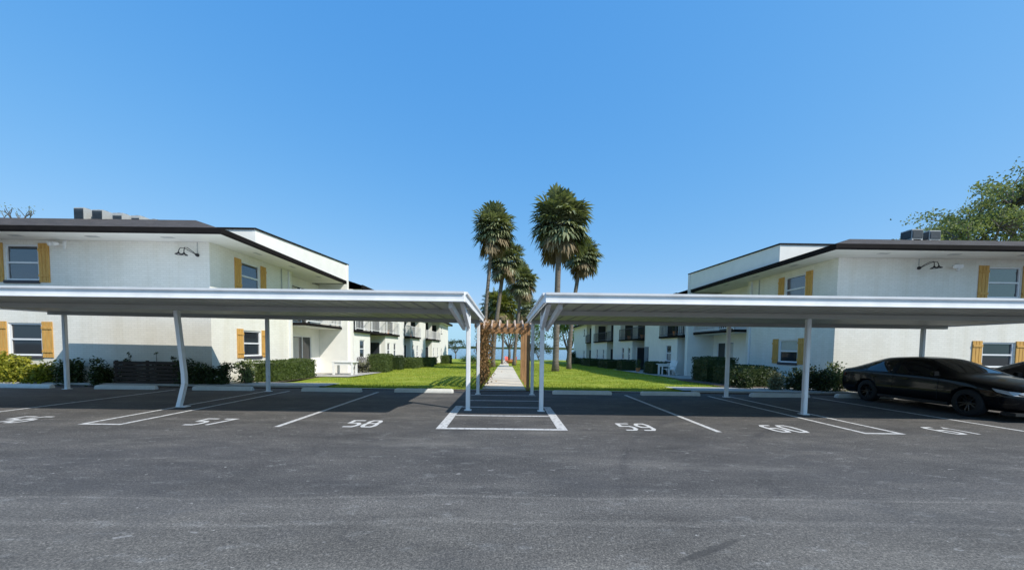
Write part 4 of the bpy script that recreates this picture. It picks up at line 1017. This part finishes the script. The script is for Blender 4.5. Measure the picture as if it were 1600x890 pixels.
# ------------------------------------------------------------------ cars
def make_car(label):
    t = thing('parked_car', label, 'car', (0, 0, 0), 0, 'dark parked sedans')
    # station: y, half width, belt z, top z (centre), greenhouse half width at roof, bottom z, cabin flag
    st = [(-2.30, .60, .60, .64, .3, .30, 0), (-2.24, .74, .66, .71, .4, .22, 0), (-2.05, .85, .74, .80, .5, .20, 0), (-1.75, .89, .80, .87, .55, .19, 0), (-1.35, .90, .86, .94, .58, .19, 0),
          (-1.02, .905, .90, .985, .62, .19, 0), (-.92, .905, .905, 1.01, .66, .19, 1), (-.45, .905, .92, 1.24, .60, .19, 1), (-.15, .905, .925, 1.36, .565, .19, 1), (-.05, .905, .93, 1.385, .56, .19, 2),
          (.30, .905, .935, 1.42, .56, .19, 2), (.42, .905, .94, 1.42, .56, .19, 3), (.52, .905, .94, 1.42, .56, .19, 2), (1.0, .905, .955, 1.40, .545, .19, 2), (1.12, .905, .96, 1.385, .54, .19, 4), (1.3, .905, .965, 1.345, .53, .19, 4), (1.72, .90, .975, 1.19, .54, .19, 4),
          (1.98, .89, .98, 1.09, .58, .20, 5), (2.05, .885, .98, 1.07, .6, .20, 0), (2.22, .86, .97, 1.04, .6, .25, 0), (2.30, .80, .90, .97, .55, .34, 0)]
    rings = []
    for y, hw, bz, tz, gw, bo, f in st:
        if f in (1, 2, 3, 4):
            r = [(0, bo), (hw*.86, bo), (hw*.965, bo+.09), (hw*1.0, .52), (hw*.985, .70), (hw*.955, bz-.03), (hw*.925, bz), (gw+(hw*.925-gw)*.18, bz+(tz-bz)*.80), (gw*.80, bz+(tz-bz)*.965), (gw*.4, tz-.006), (0, tz)]
        else:
            r = [(0, bo), (hw*.86, bo), (hw*.965, bo+.07), (hw*1.0, min(.52, bz-.1)), (hw*.985, min(.70, bz-.05)), (hw*.955, bz-.03), (hw*.91, bz), (hw*.80, bz+(tz-bz)*.45), (hw*.62, bz+(tz-bz)*.72), (hw*.33, bz+(tz-bz)*.95), (0, tz)]
        rings.append((y, r))
    nr = len(rings[0][1]); full = 2*nr-2
    vs = []; fs = []; mi = []
    for y, r in rings:
        for x, z in r: vs.append((x, y, z))
        for x, z in reversed(r[1:-1]): vs.append((-x, y, z))
    def cls(i, j):
        a, b_ = st[i][6], st[i+1][6]; jj = j if j < nr-1 else full-1-j
        if jj == 6:                                      # side glass band
            if a in (1, 2) and b_ in (1, 2, 3) and not (a == 1 and i < 7): return 1
            if a in (3,) and b_ == 2 : return 0
            if a == 2 and b_ in (4,): return 1
            if a == 3: return 0
            if a == 4 and i < 15: return 1
            return 0
        if jj >= 8 or jj == 7:
            if jj >= 8 and a == 1 and i < 8: return 2
            if jj >= 8 and a == 4 and b_ in (4, 5) : return 3
        return 0
    for i in range(len(rings)-1):
        for j in range(full):
            k = (j+1) % full; fs.append((i*full+j, i*full+k, (i+1)*full+k, (i+1)*full+j)); mi.append(cls(i, j))
    fs.append(tuple(range(full-1, -1, -1))); mi.append(0); o = (len(rings)-1)*full; fs.append(tuple(o+j for j in range(full))); mi.append(0)
    me = bpy.data.meshes.new('cage'); me.from_pydata(vs, [], fs); me.update()
    ca = me.attributes.new('crease_edge', 'FLOAT', 'EDGE')
    cr = {3: .35, 5: .75, 6: .55}
    for e in me.edges:
        a, b_ = e.vertices
        if a//full != b_//full and a % full == b_ % full:
            j = a % full; j = j if j < nr else full-j
            ca.data[e.index].value = cr.get(j, 0)
    for q in range(4): me.materials.append(M['paint'])
    for p, q in zip(me.polygons, mi): p.material_index = q
    bm = bmesh.new(); bm.from_mesh(me); bmesh.ops.recalc_face_normals(bm, faces=bm.faces); bm.to_mesh(me); bm.free()
    ob = bpy.data.objects.new('cage', me); C.objects.link(ob)
    sd = ob.modifiers.new('s', 'SUBSURF'); sd.levels = 2; sd.render_levels = 2
    cut = MB()
    for y in (-1.38, 1.27):
        for sx in (-1, 1): cut.lathe((sx*.63, y, .335), [(.001, -.0), (.365, -.0), (.365, sx*.5), (.001, sx*.5)], 32, 'x')
    cm = cut.mesh('cut'); b2 = bmesh.new(); b2.from_mesh(cm); bmesh.ops.remove_doubles(b2, verts=b2.verts, dist=1e-4); bmesh.ops.recalc_face_normals(b2, faces=b2.faces); b2.to_mesh(cm); b2.free()
    co = bpy.data.objects.new('cut', cm); C.objects.link(co)
    bo = ob.modifiers.new('b', 'BOOLEAN'); bo.operation = 'DIFFERENCE'; bo.object = co; bo.solver = 'EXACT'
    ev = bpy.data.meshes.new_from_object(ob.evaluated_get(bpy.context.evaluated_depsgraph_get()))
    bpy.data.objects.remove(ob); bpy.data.objects.remove(co)
    for idx, nm, mt in ((0, 'body', 'paint'), (1, 'side_window', 'carglass'), (2, 'windscreen', 'windscreen'), (3, 'rear_window', 'carglass')):
        for side in ((1, -1) if idx == 1 else (0,)):
            m = MB(); mp = {}
            for p in ev.polygons:
                if p.material_index != idx: continue
                if side and ev.vertices[p.vertices[0]].co.x*side < 0: continue
                f = []
                for v in p.vertices:
                    if v not in mp: mp[v] = len(m.v); m.v.append(tuple(ev.vertices[v].co))
                    f.append(mp[v])
                m.f.append(tuple(f))
            if m.f: m.build(nm, M[mt], t, smooth=True)
    # door seams, handles, sill trim
    for sx in (-1, 1):
        for yy in (.0, .98):
            m = MB(); m.beam((sx*.885, yy, .80), (sx*.885, yy+.17, .80), .045, .022); m.build('door_handle', M['paint'], t, bevel=.006)
        m = MB()
        for y0, y1 in ((-.72, -.74), (.47, .47), (1.28, .99)): 
            m.tube([(sx*.874, y0 if y0 < 1 else 1.16, .9), (sx*.899, y1 if y0 < 1 else 1.02, .70), (sx*.9105, y1 if y0 < 1 else .95, .5), (sx*.893, y1 if y0 < 1 else .9, .33)], .0045, 4)
        m.build('door_seam', M['plastic'], t)
        m = MB(); m.beam((sx*.865, -1.0, .245), (sx*.865, .9, .245), .07, .08); m.build('sill_trim', M['plastic'], t, bevel=.01)
        m = MB(); m.beam((sx*.84, -.75, .945), (sx*.95, -.72, .965), .05, .03); m.box(sx*.92 if sx > 0 else -1.06, 1.06 if sx > 0 else -.92, -.80, -.70, .93, 1.05)
        m.build('mirror', M['paint'], t, bevel=.02)
        m = MB(); m.prism([(sx*.60, -2.262, .66), (sx*.84, -2.10, .69), (sx*.895, -1.86, .735), (sx*.88, -1.92, .665), (sx*.80, -2.17, .60), (sx*.62, -2.275, .60)], (0, -.018, -.01)); m.build('headlight', M['lens'], t, fix=True)
        m = MB(); m.prism([(sx*.45, 2.305, .83), (sx*.78, 2.28, .84), (sx*.885, 2.06, .86), (sx*.88, 2.08, .76), (sx*.76, 2.31, .72), (sx*.45, 2.315, .74)], (0, .012, .0)); m.build('tail_light', M['taillens'], t, fix=True)
    m = MB(); m.box(-.52, .52, -2.345, -2.29, .30, .50)
    for i in range(4): m.box(-.5, .5, -2.356, -2.346, .32+i*.045, .335+i*.045)
    m.build('grille', M['plastic'], t, bevel=.01)
    m = MB(); m.box(-.16, .16, 2.315, 2.33, .55, .66); m.build('number_plate', M['acgrey'], t)
    m = MB(); m.box(-.85, .85, -2.27, -2.0, .15, .225); m.build('lip', M['plastic'], t, bevel=.01)
    for y in (-1.38, 1.27):
        for sx in (-1, 1):
            w_ = MB(); w_.lathe((0, 0, 0), [(.20, -.10), (.30, -.105), (.322, -.085), (.33, -.05), (.33, .05), (.322, .085), (.30, .105), (.20, .10)], 32, 'x')
            wh = w_.build('wheel', M['tyre'], t, smooth=True); wh.location = (sx*.79, y, .333)
            m = MB(); m.lathe((0, 0, 0), [(.001, sx*.045), (.05, sx*.05), (.06, sx*.035)], 16, 'x'); m.lathe((0, 0, 0), [(.215, sx*-.09), (.205, sx*.02), (.205, sx*.085), (.225, sx*.10)], 32, 'x')
            for k in range(10):
                a = k*2*math.pi/10+(.1 if k % 2 else -.1); m.beam((sx*.035, math.cos(a)*.04, math.sin(a)*.04), (sx*.06, math.cos(a)*.208, math.sin(a)*.208), .028, .02, (1, 0, 0))
            m.build('rim', M['rim'], wh)
            m = MB(); m.lathe((0, 0, 0), [(.001, sx*-.03), (.19, sx*-.03)], 24, 'x'); m.build('brake_disc', M['plastic'], wh)
    return t
car = make_car('black sedan parked under the right carport, nose towards the camera')
car.location = (12.1, 10.2, 0); car.rotation_euler.z = R(-3.5)
c2 = copy_tree(car); c2.location = (15.15, 10.3, 0); c2.rotation_euler.z = math.pi
c2['label'] = 'second dark sedan at the right photo edge, partly hidden by the black sedan'
